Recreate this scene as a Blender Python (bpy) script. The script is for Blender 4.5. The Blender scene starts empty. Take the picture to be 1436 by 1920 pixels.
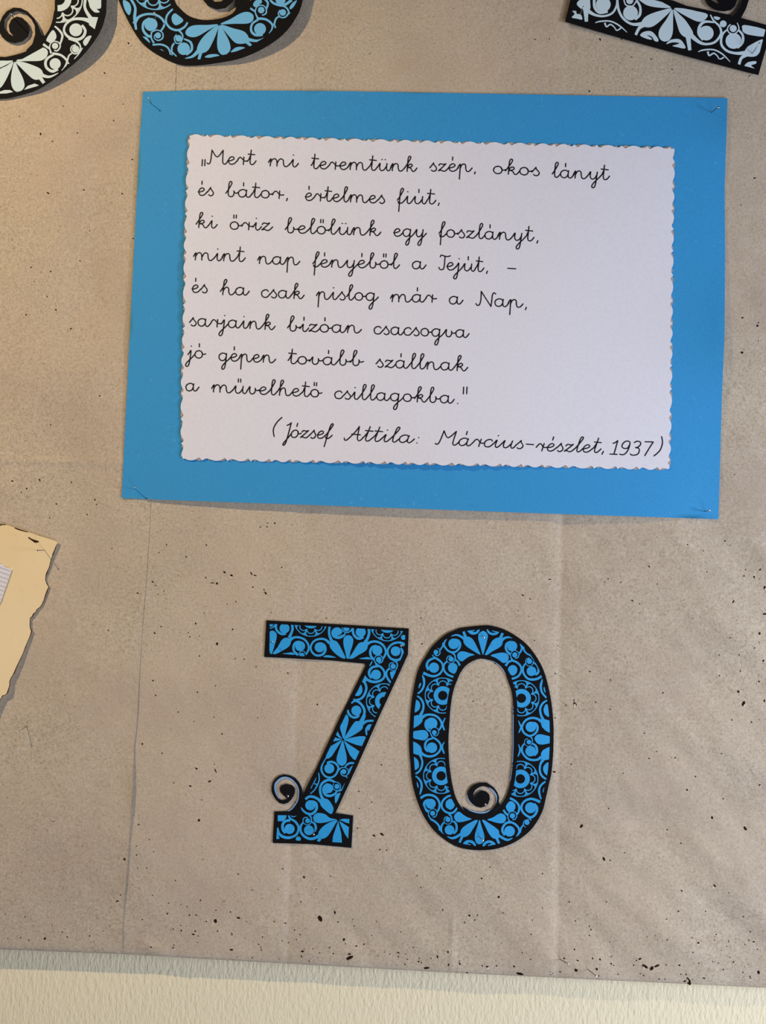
import bpy, math, random
import numpy as np
from mathutils import Vector, Matrix
from mathutils.geometry import delaunay_2d_cdt
random.seed(7)
rng = np.random.RandomState(11)
scene = bpy.context.scene
C = scene.collection

# ------------------------------------------------------------------ camera
# wall frame: X right, Z up, paper front plane at Y=0, the room is on the -Y side
W_, H_, F_ = 1436.0, 1920.0, 1450.0
R_ = np.array([[0.99842297,0.03780762,-0.0414988],[-0.03608518,0.99848673,0.04149837],[0.04300496,-0.03993543,0.99827638]])
CC = np.array([0.21019391,-0.3224985,0.54330346])
def frame_to_world(p):
    return Vector((float(p[0]), -float(p[2]), float(p[1]) + 1.5))
cam_d = bpy.data.cameras.new('camera'); cam = bpy.data.objects.new('camera', cam_d); C.objects.link(cam)
ax = [Vector((R_[i][0], -R_[i][2], R_[i][1])) for i in range(3)]
m3 = Matrix((ax[0], ax[1], ax[2])).transposed()
cam.matrix_world = Matrix.Translation(frame_to_world(CC)) @ m3.to_4x4()
cam_d.sensor_fit = 'VERTICAL'; cam_d.sensor_height = 24.0; cam_d.lens = 24.0 * F_ / H_
cam_d.clip_start = 0.01; cam_d.clip_end = 50
scene.camera = cam

def at(px, py, h=0.0):
    """point on the plane Y=-h (h metres in front of the paper) seen at a pixel of the photograph"""
    d = R_.T @ np.array([(px - W_/2)/F_, -(py - H_/2)/F_, -1.0])
    t = (h - CC[2]) / d[2]
    return CC + d * t
def to_w(px, py, h=0.0):
    return frame_to_world(at(px, py, h))
def at_np(P, h):
    P = np.asarray(P, float); h = np.broadcast_to(h, (len(P),))
    d = np.stack([(P[:, 0]-W_/2)/F_, -(P[:, 1]-H_/2)/F_, -np.ones(len(P))], 1) @ R_
    t = (h - CC[2]) / d[:, 2]
    q = CC + d * t[:, None]
    return np.stack([q[:, 0], -q[:, 2], q[:, 1] + 1.5], 1)

# ------------------------------------------------------------------ light
def area(name, loc, target, sx, sy, power, col):
    l = bpy.data.lights.new(name, 'AREA'); l.shape = 'RECTANGLE'; l.size = sx; l.size_y = sy
    l.energy = power; l.color = col
    o = bpy.data.objects.new(name, l); C.objects.link(o); o.location = loc
    o.rotation_euler = (Vector(target) - Vector(loc)).to_track_quat('-Z', 'Y').to_euler()
    return o
world = bpy.data.worlds.new('World'); scene.world = world; world.use_nodes = True
world.node_tree.nodes['Background'].inputs[0].default_value = (0.86, 0.88, 1.0, 1)
world.node_tree.nodes['Background'].inputs[1].default_value = 0.05
sl = bpy.data.lights.new('warm_ceiling_lamp', 'SPOT'); sl.energy = 100; sl.color = (1.0, 0.75, 0.43)
sl.spot_size = math.radians(54); sl.spot_blend = 1.0; sl.shadow_soft_size = 0.015
so = bpy.data.objects.new('warm_ceiling_lamp', sl); C.objects.link(so); so.location = frame_to_world((-0.88, 0.75, 0.97))
so.rotation_euler = (to_w(-600, 60) - so.location).to_track_quat('-Z', 'Y').to_euler()
area('window_light', frame_to_world((1.1, -0.36, 0.48)), frame_to_world((0.2, -0.35, 0)), 0.16, 0.24, 6.0, (0.90, 0.96, 1.12))
area('cool_fill_light', frame_to_world((0.9, -1.2, 0.9)), frame_to_world((0.3, -0.5, 0)), 0.6, 0.6, 8.8, (0.90, 0.96, 1.12))  # broad soft fill added to brighten the lower right, not an actual window
scene.view_settings.view_transform = 'Standard'; scene.view_settings.look = 'None'
scene.view_settings.exposure = 0.0; scene.view_settings.gamma = 1.0
try: scene.view_settings.use_curve_mapping = False
except Exception: pass

# ------------------------------------------------------------------ materials
def srgb(r, g, b):
    f = lambda c: (c/255/12.92) if c/255 <= 0.04045 else ((c/255+0.055)/1.055)**2.4
    return (f(r), f(g), f(b), 1)
def mat(name, col, rough=0.85, spec=0.3, noise=None, bump=None, metallic=0.0):
    """noise = list of (scale, detail, colour, low, high, amount); bump = list of (scale, strength, distance)"""
    m = bpy.data.materials.new(name); m.use_nodes = True; nt = m.node_tree; N = nt.nodes; L = nt.links
    b = N['Principled BSDF']; b.inputs['Roughness'].default_value = rough; b.inputs['Metallic'].default_value = metallic
    b.inputs['Specular IOR Level'].default_value = spec
    geo = N.new('ShaderNodeNewGeometry')
    base = N.new('ShaderNodeRGB'); base.outputs[0].default_value = col; out = base.outputs[0]
    for (sc, det, c2, lo, hi, amt) in (noise or []):
        mp = N.new('ShaderNodeMapping'); L.new(geo.outputs['Position'], mp.inputs[0])
        if isinstance(sc, tuple): mp.inputs['Scale'].default_value = sc; s_ = 1.0
        else: s_ = sc
        mp.inputs['Location'].default_value = (sc if not isinstance(sc, tuple) else sc[0]*0.1, 1.7, 3.1)
        t = N.new('ShaderNodeTexNoise'); t.inputs['Scale'].default_value = s_; t.inputs['Detail'].default_value = det
        L.new(mp.outputs[0], t.inputs['Vector'])
        r = N.new('ShaderNodeMapRange'); r.inputs[1].default_value = lo; r.inputs[2].default_value = hi
        r.inputs[3].default_value = 0; r.inputs[4].default_value = amt; L.new(t.outputs[0], r.inputs[0])
        mx = N.new('ShaderNodeMix'); mx.data_type = 'RGBA'; L.new(r.outputs[0], mx.inputs[0])
        L.new(out, mx.inputs[6]); mx.inputs[7].default_value = c2; out = mx.outputs[2]
    L.new(out, b.inputs['Base Color'])
    prev = None
    for (sc, st, dist) in (bump or []):
        mp = N.new('ShaderNodeMapping'); L.new(geo.outputs['Position'], mp.inputs[0])
        if isinstance(sc, tuple): mp.inputs['Scale'].default_value = sc; s_ = 1.0
        else: s_ = sc
        t = N.new('ShaderNodeTexNoise'); t.inputs['Scale'].default_value = s_; t.inputs['Detail'].default_value = 3
        L.new(mp.outputs[0], t.inputs['Vector'])
        bp = N.new('ShaderNodeBump'); bp.inputs['Strength'].default_value = st; bp.inputs['Distance'].default_value = dist
        L.new(t.outputs[0], bp.inputs['Height'])
        if prev: L.new(prev, bp.inputs['Normal'])
        prev = bp.outputs[0]
    if prev: L.new(prev, b.inputs['Normal'])
    return m
M_kraft = mat('kraft', srgb(194, 180, 158), 0.8, 0.25,
    noise=[(700, 3, srgb(146, 128, 110), 0.45, 0.72, 0.62), (420, 2, srgb(216, 204, 188), 0.52, 0.75, 0.55),
           ((620, 620, 480), 2, srgb(116, 92, 72), 0.62, 0.76, 0.5), (9, 3, srgb(200, 180, 158), 0.4, 0.7, 0.5),
           (14, 4, srgb(166, 148, 134), 0.45, 0.75, 0.4), (230, 1, srgb(90, 66, 50), 0.78, 0.84, 0.5)],
    bump=[(650, 0.3, 0.0005), (60, 0.4, 0.0016), (22, 0.4, 0.004)])
M_wall = mat('plaster', srgb(240, 229, 196), 0.8, 0.25,
    noise=[(6, 2, srgb(238, 228, 196), 0.4, 0.7, 0.5)],
    bump=[((520, 520, 190), 0.75, 0.0011), (900, 0.3, 0.0005)])
M_card = mat('blue_card', srgb(54, 153, 214), 0.75, 0.3,
    noise=[(900, 2, srgb(42, 134, 194), 0.4, 0.7, 0.35), (300, 2, srgb(110, 180, 222), 0.68, 0.8, 0.4)],
    bump=[(800, 0.15, 0.0003)])
M_white = mat('white_paper', srgb(228, 228, 238), 0.7, 0.3, noise=[(500, 2, srgb(220, 219, 229), 0.4, 0.7, 0.5)], bump=[(14, 0.15, 0.002)])
M_back = mat('grey_backing', srgb(176, 160, 152), 0.8)
M_ink = mat('ink', srgb(15, 14, 18), 0.6, 0.2)
M_black = mat('black_print', srgb(17, 17, 20), 0.8, 0.1)
M_blue = mat('blue_print', srgb(44, 160, 226), 0.65, 0.3)
M_pale = mat('pale_blue_print', srgb(204, 226, 236), 0.65, 0.3)
M_mid = mat('sky_blue_print', srgb(108, 188, 238), 0.65, 0.3)
M_rim = mat('paper_cut_edge', srgb(120, 168, 220), 0.6, 0.4)
M_steel = mat('steel', srgb(150, 146, 140), 0.3, 0.5, metallic=0.9)
M_head = mat('pin_head', srgb(235, 235, 235), 0.15, 0.8, metallic=1.0)
M_yellow = mat('old_paper', srgb(240, 219, 176), 0.8, 0.2, noise=[(12, 3, srgb(230, 204, 156), 0.4, 0.7, 0.6), (300, 2, srgb(222, 196, 150), 0.6, 0.8, 0.3)])
M_char = mat('charred', srgb(62, 36, 22), 0.9, 0.1, noise=[(400, 2, srgb(28, 16, 12), 0.45, 0.6, 0.8)])
M_ruled = mat('ruled_paper', srgb(226, 224, 232), 0.7, 0.3)
M_line = mat('ruled_line_ink', srgb(120, 122, 138), 0.7)
M_hole = mat('hole_dark', srgb(44, 30, 22), 0.95, 0.0)
M_board = mat('board', srgb(150, 118, 84), 0.9, 0.1, noise=[(120, 2, srgb(110, 82, 54), 0.45, 0.6, 0.6)])
M_tear = mat('torn_fibre', srgb(214, 200, 184), 0.9, 0.1)

# ------------------------------------------------------------------ helpers
def link(name, verts, faces, mats, midx=None, parent=None, smooth=False, smooth_faces=None):
    me = bpy.data.meshes.new(name)
    me.from_pydata([tuple(map(float, v)) for v in verts], [], [tuple(map(int, f)) for f in faces])
    for m in (mats if isinstance(mats, (list, tuple)) else [mats]): me.materials.append(m)
    if midx is not None: me.polygons.foreach_set('material_index', list(map(int, midx)))
    if smooth: me.polygons.foreach_set('use_smooth', [True]*len(faces))
    elif smooth_faces is not None: me.polygons.foreach_set('use_smooth', list(smooth_faces))
    me.update()
    o = bpy.data.objects.new(name, me); C.objects.link(o)
    if parent is not None: o.parent = parent
    return o
def tag(o, label=None, cat=None, group=None, kind=None):
    if label: o['label'] = label
    if cat: o['category'] = cat
    if group: o['group'] = group
    if kind: o['kind'] = kind
    return o
def catmull(pts, closed=False, n=5):
    P = [np.array(p, float) for p in pts]
    if len(P) < 3 and not closed:
        return np.array(P)
    out = []
    m = len(P); rngk = range(m) if closed else range(m-1)
    for i in rngk:
        if closed: p0, p1, p2, p3 = P[i-1], P[i], P[(i+1) % m], P[(i+2) % m]
        else: p0 = P[max(i-1, 0)]; p1 = P[i]; p2 = P[i+1]; p3 = P[min(i+2, m-1)]
        for k in range(n):
            t = k/n
            out.append(0.5*((2*p1)+(-p0+p2)*t+(2*p0-5*p1+4*p2-p3)*t*t+(-p0+3*p1-3*p2+p3)*t**3))
    if not closed: out.append(P[-1])
    return np.array(out)
def ribbon(pts, n=4):
    """polygon outline of a stroke through (x, y, w) points"""
    Q = catmull(pts, False, n)
    d = np.gradient(Q[:, :2], axis=0); d /= (np.linalg.norm(d, axis=1)[:, None] + 1e-9)
    nr = np.stack([-d[:, 1], d[:, 0]], 1); w = np.maximum(Q[:, 2], 0.5)[:, None]/2
    return np.concatenate([Q[:, :2]+nr*w, (Q[:, :2]-nr*w)[::-1]])
def circ(cx, cy, r, n=22):
    a = np.arange(n)*2*math.pi/n
    return np.stack([cx+r*np.cos(a), cy+r*np.sin(a)], 1)
def winding(poly, X):
    """non-zero winding test of points X (n,2)"""
    lo = poly.min(0); hi = poly.max(0)
    res = np.zeros(len(X), bool)
    sel = np.where((X[:, 0] > lo[0]) & (X[:, 0] < hi[0]) & (X[:, 1] > lo[1]) & (X[:, 1] < hi[1]))[0]
    if len(sel) == 0: return res
    x = X[sel, 0][:, None]; y = X[sel, 1][:, None]
    a = poly; b = np.roll(poly, -1, 0)
    ay, by = a[None, :, 1], b[None, :, 1]; axx, bx = a[None, :, 0], b[None, :, 0]
    isl = (bx-axx)*(y-ay)-(x-axx)*(by-ay)
    up = (ay <= y) & (by > y) & (isl > 0); dn = (ay > y) & (by <= y) & (isl < 0)
    res[sel] = (up.sum(1)-dn.sum(1)) != 0
    return res

class Paint:
    """painter's list of polygons in photograph pixels; later ones cover earlier ones"""
    def __init__(s): s.items = []; s.clip = None; s.o = (0, 0, 1)
    def crop(s, ox, oy, sc): s.o = (ox, oy, sc)
    def _t(s, A): A = np.asarray(A, float)[:, :2]; return A*s.o[2]+np.array(s.o[:2])
    def add(s, col, poly, clip=True): s.items.append((col, s._t(poly), clip))
    def D(s, *a, col=2): s.add(col, circ(*a), True)
    def K(s, *a): s.D(*a, col=1)
    def S(s, pts, col=2, clip=True): s.add(col, ribbon(pts), clip)
    def P(s, pts, col=2, clip=True): s.add(col, catmull(pts, True, 4), clip)
    def L(s, pts, col=2, clip=True): s.add(col, pts, clip)
    def flower(s, cx, cy, r=455.0, rot=0.0, core=True):
        q = r/455.0
        a = np.linspace(0, 2*math.pi, 49)
        for k in range(8):
            t = math.radians(rot+45*k)
            pcx, pcy = cx+272*q*math.cos(t), cy+272*q*math.sin(t)
            aa = np.linspace(t-1.75, t+1.75, 12)
            s.S([(pcx+104*q*math.cos(b), pcy+104*q*math.sin(b), 24*q) for b in aa])
            t += math.radians(22.5)
            pr = lambda rr, dg: (cx+rr*q*math.cos(t+math.radians(dg)), cy+rr*q*math.sin(t+math.radians(dg)))
            s.L([pr(285, 0), pr(320, 3.5), pr(385, 3), pr(425, 7), pr(452, 15), pr(452, -15), pr(425, -7), pr(385, -3), pr(320, -3.5)])
        for k in range(4):
            aa = np.linspace(k*math.pi/2-0.02, (k+1)*math.pi/2+0.02, 10)
            s.S([(cx+452*q*math.cos(b), cy+452*q*math.sin(b), 22*q) for b in aa])
        if core:
            s.D(cx+5*q, cy, 240*q); s.K(cx, cy, 121*q)
    def build(s, name, h, thick, mat2, label, cat, group=None, part='printed_pattern', partlabel=None, rimside=True):
        verts = []; edges = []
        polys = [it for it in s.items]
        allp = [it[1] for it in polys] + ([s.clip] if s.clip is not None else [])
        for p in allp:
            n0 = len(verts); k = len(p)
            verts += [Vector((float(x), float(y))) for x, y in p]
            edges += [(n0+i, n0+(i+1) % k) for i in range(k)]
        v, e, f, _, _, _ = delaunay_2d_cdt(verts, edges, [], 0, 1e-4)
        V = np.array([(q[0], q[1]) for q in v]); T = np.array([t for t in f if len(t) == 3])
        cen = V[T].mean(1)
        col = np.zeros(len(T), int)
        inclip = winding(s.clip, cen) if s.clip is not None else np.ones(len(T), bool)
        for c, p, cl in polys:
            w = winding(p, cen)
            if c == -1: col[w & (col == 2)] = 1; continue   # knocks the ornament out of a border
            if cl: w &= inclip & (col > 0)
            col[w] = c
        keep = col > 0
        T = T[keep]; col = col[keep]
        hh = h(V) if callable(h) else np.full(len(V), h)
        top = at_np(V, hh); bot = top.copy(); bot[:, 1] += thick
        # orientation: facing the camera (-Y)
        a, b, c3 = top[T[:, 0]], top[T[:, 1]], top[T[:, 2]]
        ny = np.cross(b-a, c3-a)[:, 1]
        T[ny > 0] = T[ny > 0][:, ::-1]
        cnt = {}
        for t in T:
            for i in range(3):
                k = (t[i], t[(i+1) % 3]); cnt[k] = cnt.get(k, 0)+1
        bound = [k for k in cnt if (k[1], k[0]) not in cnt]
        n = len(V)
        allv = np.concatenate([top, bot, top, bot])
        blk = T[col != 2]; bmi = np.where(col[col != 2] == 3, 1, 0)
        faces = [tuple(t) for t in blk] + [(t[2]+n, t[1]+n, t[0]+n) for t in T]
        mi = list(bmi) + [0]*len(T)
        for (i, j) in bound:
            faces.append((i+2*n, i+3*n, j+3*n, j+2*n)); mi.append(1)
        def compact(vs, fs):
            u = sorted({i for f_ in fs for i in f_}); mp = {o: k for k, o in enumerate(u)}
            return [vs[i] for i in u], [tuple(mp[i] for i in f_) for f_ in fs]
        vv, ff = compact(allv, faces)
        o = link(name, vv, ff, [M_black, M_rim if rimside else M_black], mi)
        vv, ff = compact(top, [tuple(t) for t in T[col == 2]])
        p_ = link(part, vv, ff, mat2, parent=o)
        if partlabel: p_['label'] = partlabel
        tag(o, label, cat, group)
        return o

def sheet(name, outline, h, thick, m, step, parent=None, side=None):
    """thin sheet of paper: outline in pixels, height function over pixels"""
    outline = np.asarray(outline, float)
    lo = outline.min(0); hi = outline.max(0)
    gx, gy = np.meshgrid(np.arange(lo[0]+step/2, hi[0], step), np.arange(lo[1]+step/2, hi[1], step))
    G = np.stack([gx.ravel(), gy.ravel()], 1); G = G[winding(outline, G)]
    verts = [Vector(map(float, p)) for p in outline] + [Vector(map(float, p)) for p in G]
    k = len(outline); edges = [(i, (i+1) % k) for i in range(k)]
    v, e, f, _, _, _ = delaunay_2d_cdt(verts, edges, [], 0, 1e-4)
    V = np.array([(q[0], q[1]) for q in v]); T = np.array([t for t in f if len(t) == 3])
    T = T[winding(outline, V[T].mean(1))]
    top = at_np(V, h(V)); bot = top.copy(); bot[:, 1] += thick
    ny = np.cross(top[T[:, 1]]-top[T[:, 0]], top[T[:, 2]]-top[T[:, 0]])[:, 1]
    T[ny > 0] = T[ny > 0][:, ::-1]
    es = {(t[i], t[(i+1) % 3]) for t in T for i in range(3)}
    n = len(V); allv = np.concatenate([top, bot, top, bot])
    faces = [tuple(t) for t in T] + [(t[2]+n, t[1]+n, t[0]+n) for t in T]; sm = [True]*len(faces)
    mi = [0]*len(faces)
    for (i, j) in es:
        if (j, i) not in es:
            faces.append((i+2*n, i+3*n, j+3*n, j+2*n)); sm.append(False); mi.append(1 if side else 0)
    u = sorted({i for f_ in faces for i in f_}); mp = {o: q for q, o in enumerate(u)}
    return link(name, [allv[i] for i in u], [tuple(mp[i] for i in f_) for f_ in faces], [m]+([side] if side else []), mi, parent, smooth_faces=sm)
def smoothpts(pts, n=6): return catmull(pts, False, n)
def interp_line(tab):
    t = np.array(tab, float); return lambda q: np.interp(q, t[:, 0], t[:, 1])

# ------------------------------------------------------------------ kraft paper relief
seam_x = interp_line([(-400, 350), (0, 335), (172, 328.5), (938, 283), (1075, 275.2), (1163, 267.7), (1261, 261.4), (1303, 259), (1368, 255.5), (1395, 251.5), (1490, 247.4), (1598, 240.6), (1679, 233.9), (1739, 229.8), (1774, 229), (1790, 231)])
bottom_y = interp_line([(-500, 1762), (0, 1780), (231, 1789), (400, 1799), (850, 1824), (1100, 1836), (1436, 1852), (2000, 1880)])
crease1 = interp_line([(-400, 592), (0, 588), (970, 571), (1160, 565), (1550, 545), (1800, 538), (2000, 536)])
crease2 = interp_line([(-400, 1072), (0, 1067), (170, 1062), (960, 1053), (1250, 1048), (1500, 1046), (1830, 1044), (2000, 1044)])
waves = []
for i in range(26):
    ang = math.radians(rng.normal(-55, 16)); lam = rng.uniform(60, 200)
    waves.append((math.cos(ang)*2*math.pi/lam, math.sin(ang)*2*math.pi/lam, rng.uniform(0, 6.28), lam))
wavesb = []
for i in range(22):
    ang = rng.uniform(0, 3.14); lam = rng.uniform(90, 320)
    wavesb.append((math.cos(ang)*2*math.pi/lam, math.sin(ang)*2*math.pi/lam, rng.uniform(0, 6.28), lam))
wavesc = []
for i in range(24):
    ang = math.radians(rng.normal(-58, 22)); lam = rng.uniform(28, 80)
    wavesc.append((math.cos(ang)*2*math.pi/lam, math.sin(ang)*2*math.pi/lam, rng.uniform(0, 6.28), lam))
def valley(d, wl, wr, A):
    return -A*np.where(d < 0, np.exp(d/wl), np.exp(-d/wr))
def ridge_line(x, y, x0, y0, x1, y1, w, A):
    dx, dy = x1-x0, y1-y0; L = math.hypot(dx, dy); ux, uy = dx/L, dy/L
    t = ((x-x0)*ux+(y-y0)*uy)/L; d = -(x-x0)*uy+(y-y0)*ux
    env = np.clip(t*4, 0, 1)*np.clip((1-t)*4, 0, 1)
    return A*env*np.exp(-(d/w)**2)
def kraft_h(P):
    x, y = P[:, 0], P[:, 1]
    h = np.zeros(len(P))
    lr = 1/(1+np.exp(-(x*0.8+y*0.6-1500)/160.0))
    for kx, ky, ph, lam in waves: h += 0.00015*(lam/100)*lr*np.sin(kx*x+ky*y+ph)
    for kx, ky, ph, lam in wavesc: h += 0.000052*(lam/50)*(0.25+0.75*lr)*np.sin(kx*x+ky*y+ph)
    for kx, ky, ph, lam in wavesb: h += 0.000020*(lam/100)*np.sin(kx*x+ky*y+ph)
    f1 = np.clip((y-950)/400, 0.35, 1)
    h += valley(x-crease1(y), 10, 30, 0.0011)*f1
    h += valley(x-crease2(y), 9, 34, 0.0017)*np.clip((y+200)/900, 0.4, 1)
    h += 0.00055*np.exp(-((y-(862+0.03*x))/7.0)**2)*np.clip((420-x)/150, 0, 1)
    h += 0.00020*np.exp(-((y-(985+0.012*x))/9.0)**2)*np.clip((x-1050)/100, 0, 1)*0.6
    h += ridge_line(x, y, 1200, 960, 1445, 1130, 9, 0.000484)
    h += ridge_line(x, y, 1140, 1500, 1330, 1640, 12, 0.00044)
    h += ridge_line(x, y, 1090, 1640, 1200, 1700, 8, 0.000396)
    h += ridge_line(x, y, 1270, 1560, 1450, 1690, 16, 0.0011)
    h += ridge_line(x, y, 1280, 1650, 1450, 1790, 18, -0.0011)
    h += ridge_line(x, y, 1150, 1280, 1420, 1440, 20, 0.00066)
    h += ridge_line(x, y, 760, 1640, 900, 1740, 16, 0.00066)
    h += ridge_line(x, y, 850, 1700, 846, 1850, 5, 0.00066)
    h += ridge_line(x, y, 255, 1760, 320, 1800, 14, 0.00132)
    h += ridge_line(x, y, 190, 250, 150, 700, 46, -0.0016)
    h += ridge_line(x, y, 1000, 1560, 1045, 1580, 10, -0.00044)
    h += -0.0016*np.exp(-np.clip(bottom_y(x)-y, 0, None)/7.0)
    return h
def grid_sheet(name, u0, u1, vn, un, y0, hfun, xl, xr, yb, m):
    us = np.linspace(0, 1, un); vs = np.linspace(0, 1, vn)
    U, Vv = np.meshgrid(us, vs)
    # rows are at (nearly) constant y, ending on the bottom edge
    X = np.zeros_like(U); Y = np.zeros_like(U)
    for it in range(3):
        Y = y0+(yb(X)-y0)*Vv
        X = xl(Y)*(1-U)+xr(Y)*U
    P = np.stack([X.ravel(), Y.ravel()], 1)
    top = at_np(P, hfun(P)); n = len(P)
    idx = np.arange(n).reshape(vn, un)
    f = np.stack([idx[:-1, :-1], idx[1:, :-1], idx[1:, 1:], idx[:-1, 1:]], -1).reshape(-1, 4)
    # folded back edge along the bottom, thin edge at the sides
    me = bpy.data.meshes.new(name)
    b = top[idx[-1]].copy(); b[:, 1] += 0.0012; b[:, 2] -= 0.0001
    sl = top[idx[:, -1]].copy(); sl[:, 1] += 0.00025
    V = np.concatenate([top, b, sl]); nb = n+un
    fb = np.stack([idx[-1, :-1], n+np.arange(un-1), n+1+np.arange(un-1), idx[-1, 1:]], -1)
    fs = np.stack([idx[:-1, -1], idx[1:, -1], nb+1+np.arange(vn-1), nb+np.arange(vn-1)], -1)
    Fc = np.concatenate([f, fb])
    me.vertices.add(len(V)); me.vertices.foreach_set('co', V.ravel())
    me.loops.add(Fc.size); me.loops.foreach_set('vertex_index', Fc.ravel().astype(np.int32))
    me.polygons.add(len(Fc)); me.polygons.foreach_set('loop_start', np.arange(0, Fc.size, 4, dtype=np.int32))
    sm = np.ones(len(Fc), bool); sm[len(f):] = False
    me.polygons.foreach_set('use_smooth', sm)
    me.update(calc_edges=True); me.validate(); me.materials.append(m)
    o = bpy.data.objects.new(name, me); C.objects.link(o); return o
BOARD = 0.0165
# wall and board
wm = [(-2.2, BOARD, -0.6), (3.0, BOARD, -0.6), (3.0, BOARD, 3.0), (-2.2, BOARD, 3.0), (-2.2, BOARD+.1, -0.6), (3.0, BOARD+.1, -0.6), (3.0, BOARD+.1, 3.0), (-2.2, BOARD+.1, 3.0)]
wall = link('wall_back', wm, [(0, 1, 2, 3), (7, 6, 5, 4), (4, 5, 1, 0), (3, 2, 6, 7), (5, 6, 2, 1), (0, 3, 7, 4)], M_wall); wall['kind'] = 'structure'
pts = [to_w(-420, bottom_y(-420)-3), to_w(1900, bottom_y(1900)-3), to_w(1900, -420), to_w(-420, -420)]
bv = [(p.x, 0.0045, p.z) for p in pts]+[(p.x, BOARD-0.0001, p.z) for p in pts]
board = link('display_board', bv, [(0, 1, 2, 3), (7, 6, 5, 4), (4, 5, 1, 0), (3, 2, 6, 7), (5, 6, 2, 1), (0, 3, 7, 4)], M_board)
tag(board, 'flat board hidden behind the brown paper, standing off the cream wall', 'board')
right_sheet = grid_sheet('kraft_paper_sheet', 0, 1, 560, 420, -430, kraft_h, lambda y: seam_x(y)-22, lambda y: 1910+0*y, bottom_y, M_kraft)
tag(right_sheet, 'wide brown wrapping paper right of the seam, creased, under the blue numerals', 'wrapping paper')
def left_h(P):
    x, y = P[:, 0], P[:, 1]
    d = seam_x(y)-x
    lift = 0.0021*np.exp(-((y-1490)/75.0)**2)+0.0010*np.exp(-((y-1650)/60.0)**2)+0.0006*np.exp(-((y-1755)/25.0)**2)+0.0005*np.exp(-((y-1320)/50.)**2)
    return kraft_h(P)+0.00035+lift*np.exp(-np.clip(d, 0, None)/22.0)
left_sheet = grid_sheet('kraft_paper_sheet', 0, 1, 560, 190, -430, left_h, lambda y: -430+0*y, lambda y: seam_x(y), bottom_y, M_kraft)
tag(left_sheet, 'brown wrapping paper left of the seam, its right edge lifting in the lower half', 'wrapping paper')

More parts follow.
